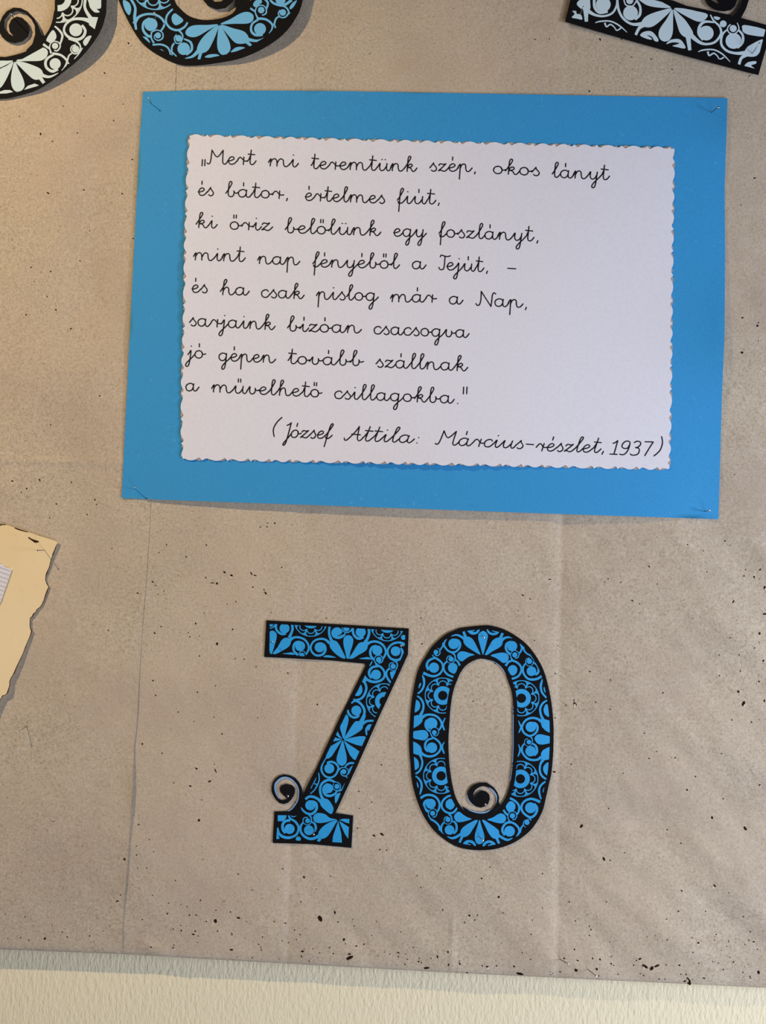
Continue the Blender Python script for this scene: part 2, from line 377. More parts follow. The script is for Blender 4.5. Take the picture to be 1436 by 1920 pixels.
# pinholes, tears
holes = '''196,137,1.6 241,81,1.8 157,180,1.4 118,199,1.3 231,195,1.2 36,218,1.2 213,226,1.4 76,251,2.0,1.4,90 145,249,1.5 98,265,1.2 248,299,1.6 157,356,1.6 229,363,1.4 90,362,1.6,2.4,20 168,433,1.3 250,447,1.4 150,489,1.5 58,501,1.4 95,509,1.7 64,528,1.2 88,556,1.4 49,590,1.6 105,581,1.8 133,616,1.5 82,682,1 187,742,1.5 95,796,1.2 23,902,1.6 134,904,1.5 74,900,1.6,2,60 40,923,1.4 50,916,1.8 178,937,1.5 106,945,1.5 163,965,1.2 93,971,1.3 181,946,1.2
258,1112,1.6,1.6,0 349,1044,1.7 298,1036,1.4 312,1021,1.3 387,1022,1.5 286,1091,1.6,1.8,40 292,1098,1.5 307,1108,1.2 386,1083,1.5 421,1073,2,1.5 434,1079,2.2 407,1094,2.4 398,1093,1.2,4,0 471,1075,1.5,3,60 478,1079,1.2,3,20 474,1101,1.5 498,1112,2,1.6,60 495,1106,1,2.5,60 528,1064,1.4 515,981,1.5 502,981,1.2 501,988,1.4 488,988,1.3 442,1128,1.4 426,1133,1.2 302,1175,1.4 290,1187,1.8,1.6 367,1169,1.6,1.8,90 353,1186,1.4 356,1194,1.4 436,1180,1.6 407,1207,2.3,1.4 374,1230,1.5 441,1235,1.4 458,1236,1.4 480,1250,1.3 539,1262,1.3 287,1276,1.6 404,1286,1.3 370,1298,1.6 374,1193,1.2 203,1182,1.5 210,1028,1.2
292,1304,1.5 334,1335,1.5 416,1376,1.8 401,1345,1.2 363,1353,1 267,1395,2.0,1.3,90 304,1412,1.4 368,1441,2.0,1.8,30 404,1445,1.4,4,60 402,1433,1.2 357,1474,1.8,1.8,10 393,1465,2,1.8,-20 326,1468,1.2 378,1500,1.3 373,1538,2.6,1.2 260,1546,1.6,1.5,-30 256,1587,1.4 256,1603,1.4 280,1574,1.2 288,1597,1 258,1628,1.4 275,1628,1.5,1,0 233,1611,2.4,1.5,80 329,1651,1.4 226,1678,1.2 220,1690,2,1.6,-20 286,1679,1.2 316,1693,1.3 314,1713,1.5 376,1688,1.5 355,1716,1.4,1.8,40 351,1700,1.3 267,1724,1.3 325,1742,1.3 339,1735,1.2 340,1745,1.6 362,1752,1.8,2,10 366,1746,1.4 404,1727,3.4,1.3,80 387,1728,1.4 408,1746,1.5 283,1776,1.8 325,1777,1.6 326,1772,1.3 117,1748,1.4,1.3 84,1760,2,1.6,-60 126,1757,1.3 168,1755,1.3 47,1719,1.3 10,1714,1 98,1735,1 39,1758,1.2 15,1760,1.2 54,1763,1.3 170,1767,1 194,1746,1 229,1774,1.4
1031,1087,2 980,1116,1.5,2,40 994,1123,1.4,1.6,40 971,1145,1.1 1140,1085,1.2 1134,1091,1.2 1164,1092,1.2 1217,1062,1.4 1232,1095,1.2 1325,1073,1.3 1289,1021,1.4 1319,1033,1.2 1360,1015,1.3 1185,1126,1.4,2.2,30 1199,1132,1.3 1398,1068,1.3 1414,1082,1.8 1425,1068,1.6,1.8,-60 1434,1102,2.6 1375,1128,1.8,2.2,-60 1434,1151,2,3,-10 1424,1188,2.6,1.3 1369,1196,1.3 1348,1228,1.3 1386,1228,1.5 1415,1215,1.7 1431,1239,2,1.4 1388,1258,1.5 1349,1267,1.4 1106,1259,1.4 1145,1275,1.5 1423,1278,1.8 1384,1297,2.6,1.3,60 1394,1319,3.2,2.0,-70 1433,1314,1.8,1.8 1243,1299,1.3,2,-60 1078,1320,3,1.6,45 1076,1313,1,4,80 1061,1322,1.3 1117,1317,1.4 1144,1330,1.4 1041,1346,1.4 1041,1263,1.2,2,0 1002,1201,1.2 1045,1211,1 1372,1350,1.4 1409,1354,1.4 1208,1375,1.4 1353,1413,1.4 1266,1421,1.6 1217,1422,1.6 1231,1409,1.3 1071,1433,1.5 1168,1450,1.3 1039,1447,2,2,0 1288,1481,2 1424,1472,1.6 1356,1498,1.5 928,1244,1.5 887,1315,1.2
1141,1516,1.5 1090,1549,2.8,1.6,-60 1304,1456,1.4 1335,1533,2.4,1.5,80 1397,1553,3,1.8,60 1251,1556,1.6 1277,1581,1.4 1132,1610,2.8,1.8,60 1144,1613,1.4 1171,1599,1.4 1017,1638,1.5 1340,1661,2.4,1.6,50 1278,1670,1.6,1.8,40 1366,1674,1.4 1272,1709,1.6 1323,1709,1.4 1394,1719,1.5 1137,1691,1.4 1067,1691,1.4 1079,1727,1.3 1101,1715,1.2 1105,1737,1.3 1108,1743,1.6 1105,1754,1.4 1017,1702,1.3 998,1725,1.3 996,1752,1.5 943,1712,1.4 1251,1762,1.4 1309,1769,2.6,1.5,-60 1343,1752,1.3 1366,1765,1.4 1407,1747,1.4 1404,1763,1.5 1413,1766,1.6,1.8,0 1397,1771,1.4 1340,1763,1.2 1420,1780,1.2 1298,1758,1.2 995,1799,1.4 1077,1780,1.8 1111,1797,1.6 1125,1799,2.2 1146,1807,1.6,1.8,40 1083,1801,1.6,2,20 1058,1797,1.6 1200,1798,2,2.2,-20 1193,1801,1.4 1188,1810,1.5 1209,1812,3.4,2,30 1222,1816,4,1.4,-50 1232,1811,2.4,3,-25 1249,1809,1.3 1274,1810,1.8 1310,1806,1.4 1375,1804,1.5 1356,1818,1.4 1393,1823,1.5 1422,1823,2.6,1.6,80 1406,1831,1.5 1407,1834,1.3 1320,1834,1.6,2 1291,1840,4,2.4,70 1284,1840,2 1236,1836,1.5 1247,1836,1.4 1119,1817,2.6,1.2 1080,1819,3.4,1.2 1159,1827,1.3 1050,1822,1.3 1032,1827,1.4 974,1826,3,3,10 964,1812,1.8 931,1811,1.6 914,1813,2.4,1.6,30 904,1811,1.5
530,1629,1.4 570,1645,2,1.8,80 447,1639,1.3 620,1643,1.3 473,1669,1.2 593,1667,1.3 420,1690,1.5 405,1707,1.3 432,1710,1.3 447,1721,2.2,1.8,20 403,1727,3,1.2,80 514,1728,1.2 535,1731,1.6 492,1757,1.2 529,1764,1.2 435,1753,1.3 408,1746,1.3 600,1722,4.2,1.8,60 628,1711,2,1.8,80 664,1736,1.2 645,1762,2.6,1.4,-60 655,1789,2,2,-10 697,1754,1.3 682,1771,1.2 618,1777,1.4 625,1788,1.4 567,1784,2,1.8,10 566,1794,1.3 587,1779,1.2 490,1781,1.4 434,1781,1.8,2.2,0 489,1776,1.2 473,1796,1.3 656,1796,3.6,2.6,-25 830,1706,1.4 880,1717,2.2,1.6,90 895,1716,1.6 871,1730,1.4 903,1647,1.8 935,1682,2,1.6,-50 826,1628,1.4 919,1626,1.5 943,1712,1.4 840,1785,2,1.4,90 820,1794,2,1.8,80 785,1803,1.8 790,1805,1.3 862,1807,1.8,2 841,1809,1.6,2 799,1815,2.2,3,-5 876,1824,1.6 808,1797,1.3 745,1786,1.3 731,1789,1.3 747,1794,1.3 709,1792,1.2 761,1789,1 712,1593,1.5 725,1594,1.5 701,1567,1.8,2,30 716,1564,2.4,2.2,30 670,1553,1.4 697,1504,1.3 782,1642,1.2 789,1664,1.2
679,1269,1.6 595,1321,1.5 540,1262,1.4 612,1159,1.3 789,1159,1.3 791,1207,1.6 715,1434,1.5 673,1484,1.3 1008,692,0.8
1392,596,1.8,1.6 1422,605,1.4 1420,611,2.2,1.6,-30 1391,661,2.8,1.2 1389,384,1.2 1422,639,1.3 1377,890,1.2 1359,1014,1.3 1395,1080,1.4 1260,130,1.6 1221,111,1.4 1184,107,1.3 1405,142,1.4 1125,74,1.6,2,70 1165,73,1.6 1030,73,1.3 1003,74,1.5 1105,171,1.6 1415,334,1.8,1.6'''
def hole_mesh(lst, name, parent, hf, m, dz=0.00012):
    V = []; Fc = []
    for (x, y, r, el, an) in lst:
        k = 7; n0 = len(V)
        P = []
        for i in range(k):
            a = i*2*math.pi/k+0.3; rr = r*(0.66+0.35*random.random())
            ux, uy = rr*el*math.cos(a), rr*math.sin(a)
            P.append((x+ux*math.cos(an)-uy*math.sin(an), y+ux*math.sin(an)+uy*math.cos(an)))
        P = np.array(P); q = at_np(P, hf(P)+dz); V += list(q); Fc.append(tuple(n0+i for i in range(k)))
    o = link(name, V, Fc, m, parent=parent); o['kind'] = 'stuff'; return o
hl = []
for tok in holes.split():
    a = tok.split(','); x, y = float(a[0]), float(a[1]); r = float(a[2]) if len(a) > 2 else 1.3
    el = float(a[3]) if len(a) > 3 else random.uniform(1.0, 1.5)
    an = math.radians(float(a[4])) if len(a) > 4 else random.uniform(0, 3.1)
    hl.append((x, y, r, el, an))
for i in range(70):
    x = random.uniform(300, 1430); y = bottom_y(x)-abs(random.gauss(0, 45))-6
    hl.append((x, y, random.uniform(0.7, 1.4), random.uniform(1, 2.0), random.uniform(0, 3)))
for i in range(110):
    x = random.uniform(5, 1430); y = random.uniform(5, bottom_y(x)-10)
    hl.append((x, y, random.uniform(0.5, 1.1), random.uniform(1, 1.6), random.uniform(0, 3)))
hL = [q for q in hl if q[0] < seam_x(q[1])-3]; hR = [q for q in hl if q[0] > seam_x(q[1])+3]
hole_mesh(hL, 'pinhole', left_sheet, left_h, M_hole); hole_mesh(hR, 'pinhole', right_sheet, kraft_h, M_hole)
tl = [(x+random.uniform(-3, 3), y+random.uniform(2, 4), r*random.uniform(0.6, 1.1), random.uniform(1.2, 2.4), random.uniform(0, 3)) for (x, y, r, e_, a_) in hl if random.random() < 0.22]
hole_mesh([q for q in tl if q[0] < seam_x(q[1])-4], 'torn_fibre', left_sheet, left_h, M_tear, 0.0002)
hole_mesh([q for q in tl if q[0] > seam_x(q[1])+4], 'torn_fibre', right_sheet, kraft_h, M_tear, 0.0002)

# ------------------------------------------------------------------ blue card
card_out = []
def seg(a, b, n):
    for i in range(n): card_out.append((a[0]+(b[0]-a[0])*i/n, a[1]+(b[1]-a[1])*i/n))
cpts = [(268, 172), (370, 169), (620, 170.5), (1000, 177), (1200, 181), (1364, 183.7), (1358.6, 350), (1359.5, 480), (1358.5, 630), (1353.5, 740), (1347, 973.5), (1000, 962), (800, 954.5), (560, 946), (340, 938.3), (228, 934), (247, 550), (262, 255)]
for i in range(len(cpts)): seg(cpts[i], cpts[(i+1) % len(cpts)], 7)
def card_h(P):
    x, y = P[:, 0], P[:, 1]
    h = 0.0013+0*x
    yb = 934+(x-228)*0.0353
    h += 0.0042*np.exp(-np.clip(yb-y, 0, None)/90.0)*np.clip(np.sin(np.clip((x-262)/1050, 0, 1)*math.pi), 0, 1)**0.6
    h += 0.0050*np.exp(-np.clip(1356-x, 0, None)/90.0)*np.exp(-((y-650)/115.0)**2)
    h += 0.0022*np.exp(-np.clip(1362-x, 0, None)/60.0)*np.exp(-((y-250)/60.0)**2)
    h += 0.0008*np.exp(-np.clip(x-250, 0, None)/80.0)*np.exp(-((y-560)/200.0)**2)
    h += 0.0016*np.exp(-((x-800)/420.0)**2-((y-560)/260.0)**2)
    return h
card = sheet('blue_card', card_out, card_h, 0.00035, M_card, 16)
tag(card, 'large bright blue card pinned at its corners, carrying the white handwritten verse', 'card')

# ------------------------------------------------------------------ verse sheet
def scallop(tab, sign_dir, phase=0.0, amp=5.6, period=43.0):
    """points along a polyline with the wavy edge of craft scissors"""
    T = np.array(tab, float); seglen = np.linalg.norm(np.diff(T, axis=0), axis=1); cum = np.concatenate([[0], np.cumsum(seglen)])
    L = cum[-1]; n = int(L/1.5); out = []
    prof = [(0, 0), (.06, .3), (.14, .68), (.24, .93), (.34, 1), (.44, .9), (.54, .62), (.62, .38), (.70, .26), (.76, .36), (.83, .72), (.87, .95), (.91, .6), (.96, .18), (1, 0)]
    px, py = zip(*prof)
    for i in range(n):
        s = L*i/n; k = min(np.searchsorted(cum, s, side='right')-1, len(T)-2)
        p = T[k]+(T[k+1]-T[k])*((s-cum[k])/seglen[k]); d = (T[k+1]-T[k])/seglen[k]; nrm = np.array([d[1], -d[0]])*sign_dir
        u = ((s/period+phase+0.10*math.sin(s/37.0+phase*9)) % 1.0)
        e = min(1, s/6, (L-s)/6)
        out.append(p+nrm*(np.interp(u, px, py)-0.5)*amp*e)
    return out
topE = [(355, 254), (640, 262), (960, 270), (1263, 278)]
rightE = [(1263, 278), (1261, 400), (1258.5, 600), (1257, 760), (1254, 879)]
botE = [(1254, 879), (930, 872), (640, 866), (343, 860)]
leftE = [(343, 860), (341, 800), (342, 700), (345, 600), (347.5, 450), (351, 340), (355, 254)]
def sheet_outline(ph, amp=5.6, off=(0, 0)):
    o = scallop(topE, 1, ph, amp)+scallop(rightE, 1, ph+.3, amp)+scallop(botE, 1, ph+.55, amp)+scallop(leftE, 1, ph+.1, amp)
    return np.array(o)+np.array(off)
def verse_h(P):
    x, y = P[:, 0], P[:, 1]
    base = card_h(P)
    yb = 860+(x-343)*0.021
    h = base+0.0011
    h += 0.0022*np.exp(-np.clip(yb-y, 0, None)/45.0)*np.exp(-((x-800)/190.0)**2)
    h += 0.0012*np.exp(-np.clip(x-345, 0, None)/40.0)*(np.exp(-((y-520)/110.0)**2)+0.6*np.exp(-((y-300)/60.0)**2))
    h += 0.0003*np.sin(x/95.0+y/160.0)
    return h
backing = None
verse = sheet('verse_sheet', sheet_outline(0.0), verse_h, 0.00025, M_white, 16)
tag(verse, 'white paper with wavy cut edges and a handwritten verse, glued on the blue card', 'paper')
bk = sheet('backing_sheet', sheet_outline(0.31, 6.0), lambda P: verse_h(P)-0.00045, 0.0002, M_back, 20, parent=verse)
bk['label'] = 'greyish brown backing paper showing in the notches of the edge'

# ------------------------------------------------------------------ handwriting
def tick(x, y0=1.5, y1=1.98): return [(x, y1), (x-0.01, y0)]
def dot(x, y=1.6): return [(x-.045, y), (x+.045, y)]
G = {
'a': (1.85, [[(1.12,.8),(.85,1),(.5,1),(.15,.78),(.06,.45),(.22,.1),(.58,-.02),(.92,.15),(1.1,.5)], [(1.15,1.0),(1.1,.5),(1.15,.12),(1.38,-.02),(1.62,.12),(1.93,.55)]]),
'o': (1.55, [[(.65,1.02),(.25,.88),(.06,.5),(.22,.12),(.6,-.02),(.98,.12),(1.12,.5),(1.0,.85),(.65,1.02)], [(1.0,.82),(1.1,.6),(1.3,.5),(1.6,.6)]]),
'e': (1.35, [[(0,.45),(.4,.48),(.85,.68),(.88,.9),(.62,1.02),(.3,.88),(.1,.5),(.25,.1),(.6,-.02),(1.0,.12),(1.4,.52)]]),
'c': (1.2, [[(1.0,.8),(.82,1),(.48,1),(.14,.78),(.06,.45),(.22,.08),(.58,-.02),(.9,.08),(1.25,.5)]]),
'i': (1.05, [[(-.05,.35),(.15,.65),(.38,1.0),(.33,.4),(.4,.08),(.6,-.02),(.82,.12),(1.1,.5)]]),
'u': (1.95, [[(-.05,.35),(.15,.65),(.38,1.0),(.33,.4),(.45,.08),(.7,-.02),(1.0,.15),(1.3,.6)], [(1.38,1.0),(1.32,.4),(1.4,.08),(1.6,-.02),(1.8,.12),(2.0,.5)]]),
'n': (1.95, [[(-.05,.45),(.12,.8),(.28,1.0)], [(.28,1.0),(.2,-.02)], [(.22,.4),(.45,.85),(.75,1.02),(1.0,.85),(1.05,.4),(1.18,.05),(1.4,-.02),(1.68,.12),(2.0,.5)]]),
'm': (2.9, [[(-.05,.45),(.12,.8),(.28,1.0)], [(.28,1.0),(.2,-.02)], [(.22,.4),(.45,.85),(.75,1.02),(1.0,.88),(1.1,.5),(1.1,-.02)], [(1.12,.4),(1.35,.85),(1.65,1.02),(1.92,.85),(1.98,.4),(2.1,.05),(2.35,-.02),(2.6,.12),(2.95,.5)]]),
'l': (1.1, [[(0,.4),(.35,.95),(.75,1.7),(.78,2.0),(.6,2.07),(.45,1.85),(.38,1.3),(.34,.4),(.42,.08),(.62,-.02),(.85,.12),(1.15,.5)]]),
'b': (1.65, [[(0,.4),(.35,.95),(.75,1.7),(.78,2.0),(.6,2.07),(.45,1.85),(.38,1.3),(.34,.4),(.45,.08),(.75,-.02),(1.02,.15),(1.12,.5),(1.08,.8)], [(1.08,.8),(1.2,.55),(1.4,.48),(1.7,.6)]]),
'k': (1.75, [[(0,.4),(.35,.95),(.8,1.7),(.85,2.0),(.68,2.07),(.52,1.85),(.45,1.3),(.38,-.05)], [(.4,.4),(.6,.85),(.9,1.0),(1.1,.85),(.95,.62),(.5,.48)], [(.7,.5),(.95,.35),(1.1,.08),(1.3,-.02),(1.52,.12),(1.8,.5)]]),
'h': (2.05, [[(0,.4),(.35,.95),(.8,1.7),(.85,2.0),(.68,2.07),(.52,1.85),(.45,1.3),(.35,-.05)], [(.38,.4),(.6,.85),(.9,1.02),(1.13,.85),(1.17,.4),(1.3,.05),(1.52,-.02),(1.8,.12),(2.1,.5)]]),
't': (1.2, [[(-.02,.4),(.2,.7),(.4,1.2)], [(.5,2.0),(.42,.9),(.38,.35),(.48,.05),(.7,-.02),(.95,.12),(1.25,.52)], [(.05,1.42),(1.05,1.36)]]),
'r': (1.5, [[(0,.42),(.25,.85),(.5,.95),(.75,.75),(.98,.5),(1.25,.45),(1.55,.5)], [(.98,1.02),(.92,.1),(.92,-.05)]]),
's': (1.15, [[(0,.4),(.25,.7),(.55,1.12)], [(.52,1.08),(.6,.85),(.9,.5),(.95,.22),(.72,-.02),(.42,-.02),(.25,.12)]]),
'z': (1.45, [[(.1,.75),(.3,.98),(.55,.95),(.85,.92),(1.1,1.02)], [(1.1,1.02),(.6,.5),(.08,.02)], [(.08,.02),(.4,.12),(.7,0),(.98,0),(1.25,.2),(1.5,.5)]]),
'g': (1.7, [[(1.12,.8),(.85,1),(.5,1),(.15,.78),(.06,.45),(.22,.1),(.58,-.02),(.92,.15),(1.1,.5)], [(1.15,1.0),(1.08,.2),(1.0,-.6),(.85,-1.1),(.6,-1.2),(.5,-1.0),(.65,-.65),(1.05,-.2),(1.45,.15),(1.75,.5)]]),
'y': (1.75, [[(-.05,.35),(.15,.65),(.38,1.0),(.33,.4),(.45,.08),(.7,-.02),(1.0,.15),(1.25,.6)], [(1.3,1.0),(1.2,.2),(1.1,-.6),(.95,-1.1),(.7,-1.2),(.58,-1.0),(.75,-.65),(1.15,-.2),(1.5,.15),(1.8,.5)]]),
'j': (.95, [[(0,.4),(.2,.7),(.42,1.02),(.36,.2),(.25,-.6),(.1,-1.1),(-.15,-1.2),(-.28,-1.0),(-.1,-.65),(.35,-.2),(.7,.15),(1.0,.5)]]),
'p': (1.9, [[(-.05,.45),(.12,.8),(.3,1.0)], [(.3,1.0),(.22,-1.1)], [(.24,.3),(.48,.85),(.78,1.02),(1.02,.85),(1.06,.4),(1.18,.05),(1.4,-.02),(1.65,.12),(1.95,.5)]]),
'f': (1.0, [[(-.02,.4),(.3,.9),(.72,1.7),(.78,1.98),(.62,2.07),(.45,1.85),(.34,1.2),(.22,-1.15)], [(.1,.25),(.18,.02),(.42,0),(.7,.12),(1.05,.5)]]),
'v': (1.65, [[(-.05,.35),(.15,.65),(.38,1.0),(.33,.4),(.45,.08),(.72,-.02),(1.0,.15),(1.12,.5),(1.08,.8)], [(1.08,.8),(1.2,.55),(1.4,.48),(1.7,.6)]]),
'M': (3.0, [[(0,.12),(.18,-.02),(.42,.1),(.55,.6),(.68,1.9)], [(.68,1.9),(1.45,.95),(2.3,1.9)], [(2.3,1.9),(2.26,.6),(2.32,.12),(2.55,-.02),(2.8,.12),(3.05,.5)]]),
'T': (1.15, [[(.15,1.72),(.32,1.98),(.65,1.9),(1.2,1.82),(1.65,1.95)], [(.88,1.88),(.8,.6),(.72,.15),(.48,-.02),(.15,.02),(0,.3)]]),
'N': (2.45, [[(0,.25),(.12,.02),(.35,0),(.55,.3),(.65,1.0),(.65,1.95)], [(.65,1.95),(2.0,-.08)], [(2.0,-.08),(2.1,.9),(2.15,1.5),(2.35,1.83),(2.6,1.65)]]),
'J': (1.15, [[(.2,1.6),(.55,1.78),(.78,2.0)], [(.78,2.0),(.75,.4),(.7,-.6),(.6,-1.0),(.38,-1.15),(.3,-.95),(.5,-.6),(.85,-.1),(1.2,.5)]]),
'A': (2.3, [[(0,.3),(.1,.02),(.35,0),(.6,.3),(1.15,1.2),(1.45,1.95)], [(1.45,1.95),(1.6,.5),(1.75,.1),(1.95,-.02),(2.15,.12),(2.35,.5)], [(.75,.85),(1.9,.8)]]),
'1': (1.5, [[(.35,1.5),(.6,1.6),(.9,1.9)], [(.9,1.9),(.9,0)], [(.35,0),(1.35,0)]]),
'9': (1.5, [[(1.1,1.35),(1.0,.95),(.65,.85),(.25,1.0),(.15,1.4),(.4,1.8),(.8,1.88),(1.08,1.7),(1.15,1.2),(1.1,.6),(.85,.1),(.5,-.02),(.15,.05)]]),
'3': (1.5, [[(.15,1.7),(.5,1.92),(.95,1.8),(1.05,1.45),(.8,1.1),(.5,1.02)], [(.5,1.02),(.95,.95),(1.15,.6),(1.05,.15),(.65,-.02),(.25,0),(.05,.15)]]),
'7': (1.4, [[(.05,1.88),(1.15,1.9)], [(1.15,1.9),(.85,1.0),(.55,-.05)]]),
}
ACC = {'á': ('a', [tick(.72)]), 'é': ('e', [tick(.55)]), 'ú': ('u', [tick(.85)]), 'ó': ('o', [tick(.65)]), 'í': ('i0', [tick(.45)]),
       'ő': ('o', [tick(.5), tick(.82)]), 'ű': ('u', [tick(.7), tick(1.02)]), 'ü': ('u', [dot(.65, 1.5), dot(1.1, 1.5)]), 'ö': ('o', [dot(.45, 1.5), dot(.85, 1.5)])}
G['i0'] = G['i']
G['i'] = (G['i0'][0], G['i0'][1]+[dot(.38)]); G['j'] = (G['j'][0], G['j'][1]+[dot(.45)])
for k, (b, ex) in ACC.items(): G[k] = (G[b][0], G[b][1]+ex)
XH = 13.6
def word_strokes(word, x0, x1, y0, y1, shear=0.0, xh=XH, lean=0.03):
    st = []; x = 0.0; prev = ''
    for ch in word:
        adv, ss = G[ch]
        for s_ in ss: st.append([(a+x, b) for a, b in s_])
        x += adv
    A = [(a+shear*b, b) for s_ in st for a, b in s_]
    lo = min(a for a, b in A); hi = max(a for a, b in A)
    if word[0] in 'j': lo = min(lo, -.28)
    k = (x1-x0)/(hi-lo); res = []
    for s_ in st:
        q = []
        for a, b in s_:
            u = (a+shear*b-lo)*k
            q.append((x0+u+lean*b*xh, y0+(y1-y0)*(u/max(x1-x0, 1))-b*xh))
        res.append(q)
    return res
LINES = [
 ('verse line one', 0, [('Mert',387.9,479.9,306.9,308.5),('mi',503,559.5,311,312.8),('teremtünk',582.9,781.7,315.8,321.5),('szép',805.3,885.1,320.3,321.5),('okos',925.2,1010.7,325,329),('lányt',1035,1142.8,332,337)],
   [[(379.6,299),(378.6,311)],[(384.6,299),(383.6,311)],[(891,322),(889.5,326.5)]]),
 ('verse line two', 0, [('és',371.2,399.7,366,366.5),('bátor',422.9,532,368.1,372),('értelmes',571.7,720.7,375.5,381),('fiút',744.7,817.2,381,382.3)],
   [[(539,371.5),(537,376.5)],[(823.5,380.5),(821.5,385.5)]]),
 ('verse line three', 0, [('ki',367.2,407.3,426,427.5),('őriz',431.4,511.1,429.4,432),('belőlünk',534.3,714,436.1,441.7),('egy',737.6,799.3,442.5,444),('foszlányt',822.7,1001.2,443.5,451.9)],
   [[(1008.5,451),(1006.5,456)]]),
 ('verse line four', 0, [('mint',362.6,459.8,487.1,490.3),('nap',482.8,562.1,494,496.5),('fényéből',586.2,749,500.2,503.2),('a',773.1,798.8,503.8,504),('Tejút',822.6,907.3,505,509.3)],
   [[(914,508),(912,513)],[(951.7,503),(967.3,504)]]),
 ('verse line five', 0, [('és',359.4,388.1,548,548.5),('ha',412.7,467.2,552,553.2),('csak',490.2,570.2,557,560),('pislog',593.1,709.3,560.6,563.5),('már',731.8,818.6,565.7,566.5),('a',842.4,868.1,569.7,570),('Nap',892.2,980.6,572.3,576.3)],
   [[(987,576),(985,581)]]),
 ('verse line six', 0, [('sarjaink',354.8,515.7,610.1,618.1),('bízóan',538.7,677.8,620.4,624.2),('csacsogva',701.4,879.5,625.8,632.8)], []),
 ('verse line seven', 0, [('jó',348.4,385.6,670.5,671.5),('gépen',410.4,516.6,675.6,680.2),('tovább',539.6,681.6,681.4,685.7),('szállnak',704.6,876.9,687.8,695.4)], []),
 ('verse line eight', 0, [('a',348.4,373,732.6,733),('művelhető',396.6,603.5,734.7,744.6),('csillagokba',627.6,851.6,746.9,756)],
   [[(857.6,756.7),(858.6,756.7)],[(869.3,725.5),(868.6,738.8)],[(875.6,725.5),(874.9,738.8)]]),
 ('attribution line', 0.25, [('József',531,624,819.3,822.7),('Attila',645.5,777,825,830.3),('Március',816,980,832.6,841.1),('részlet',1005,1127,844.8,848.5),('1937',1143.3,1224,851.4,854.6)],
   [[(528.8,782.5),(519,792),(512.5,805),(514,818.8)],[(784.5,820.5),(785.5,820.5)],[(781,830.5),(782,830.5)],[(986.5,832.8),(1000.7,833.7)],[(1131.5,846),(1128.5,852)],[(1240.5,818.5),(1242,831),(1237,845),(1226,855)]]),
]
for nm, sh, words, extra in LINES:
    st = []
    for (w, x0, x1, y0, y1) in words: st += word_strokes(w, x0, x1, y0, y1, sh)
    st += extra
    V = []; Fc = []
    for s_ in st:
        Q = catmull([(a, b, 2.0) for a, b in s_], False, 4)[:, :2] if len(s_) > 2 else np.array(s_, float)
        d = np.gradient(Q, axis=0); d /= (np.linalg.norm(d, axis=1)[:, None]+1e-9); nr = np.stack([-d[:, 1], d[:, 0]], 1)*1.07
        # rounded ends
        P = [Q[0]-d[0]*0.95]+[p for i in range(len(Q)) for p in (Q[i]+nr[i], Q[i]-nr[i])]+[Q[-1]+d[-1]*0.95]
        P = np.array(P); n0 = len(V); V += list(at_np(P, verse_h(P)+0.00014)); m_ = len(Q)
        Fc.append((n0, n0+1, n0+2))
        for i in range(m_-1): a = n0+1+2*i; Fc.append((a, a+2, a+3, a+1))
        Fc.append((n0+2*m_-1, n0+2*m_+1, n0+2*m_))
    o = link('handwritten_line', V, Fc, M_ink, parent=verse)

# ------------------------------------------------------------------ patterned numerals
S14 = 150/1436.
# ---- seven
n7 = Paint()
body7 = [(499.4,1163.1),(640,1170.7),(766.4,1178.4),(764.8,1227),(750,1259.7),(712.6,1340),(668.1,1440),(629,1524.3),(662.2,1529),(658.9,1589.8),(583,1582.7),(511.2,1580.7),(514.4,1521.5),(543.5,1520.6)]
C5 = (500, 1440, 170/1436.)
cv = lambda L, c: [(c[0]+x*c[2], c[1]+y*c[2]) for x, y in L]
curl_in = cv([(400,640),(450,580),(485,525),(502,450),(505,360),(480,280),(430,215),(370,170),(300,145),(235,150),(175,190),(132,240),(120,310),(130,380),(155,440),(200,490),(250,510),(300,495),(328,488),(270,440),(215,385),(205,330),(225,280),(310,248),(400,270),(447,320),(450,380),(430,440),(390,500),(340,550),(270,572),(200,555),(150,510),(110,450),(78,380),(78,300),(95,230),(140,165),(200,120),(280,100),(370,115),(450,155),(510,220),(555,310),(572,415)], C5)
body7 = body7+curl_in+[(592.9,1440),(639.5,1340),(684.2,1250),(685.7,1244.6),(620,1238.4),(495.2,1231.8)]
n7.add(1, np.array(body7), False)
n7.crop(*C5)
n7.S([(335,684,10),(400,645,16),(450,582,18),(485,525,16),(502,450,14),(505,360,14),(480,280,16),(430,215,18),(370,170,20),(300,150,22),(235,160,24),(180,200,26),(142,250,28),(132,310,26),(142,380,22),(165,440,14),(200,488,8)], col=3, clip=False)
n7.clip = np.array([(505.7,1169.6),(630,1175.8),(691.3,1179.6),(760,1183.6),(758.6,1212.9),(757.4,1222),(742.6,1258.1),(729.4,1286.1),(700,1352),(685.8,1382.9),(663.8,1430.7),(646.4,1469),(621.5,1528),(636,1534),(655,1535.3),(652.7,1572.6),(641,1580.3),(518,1574),(520.4,1528.2),(556.2,1529.1),(561,1514),(572,1496),(577,1488),(598,1447),(604,1430),(612.2,1415),(633,1371.2),(650,1334),(664,1303.6),(684,1265),(692,1248),(698,1238),(697,1236.5),(620,1234),(505,1226)])
n7.crop(490, 1155, S14)
n7.L([(150,145),(218,148),(190,190),(150,195)])
n7.S([(150,225,16),(200,208,18),(240,170,30),(270,140,40)])
n7.D(415,222,90)
n7.S([(265,140,45),(262,220,40),(300,285,40),(370,325,42),(440,312,45)])
n7.S([(550,150,44),(560,230,44),(540,300,44),(500,390,58)])
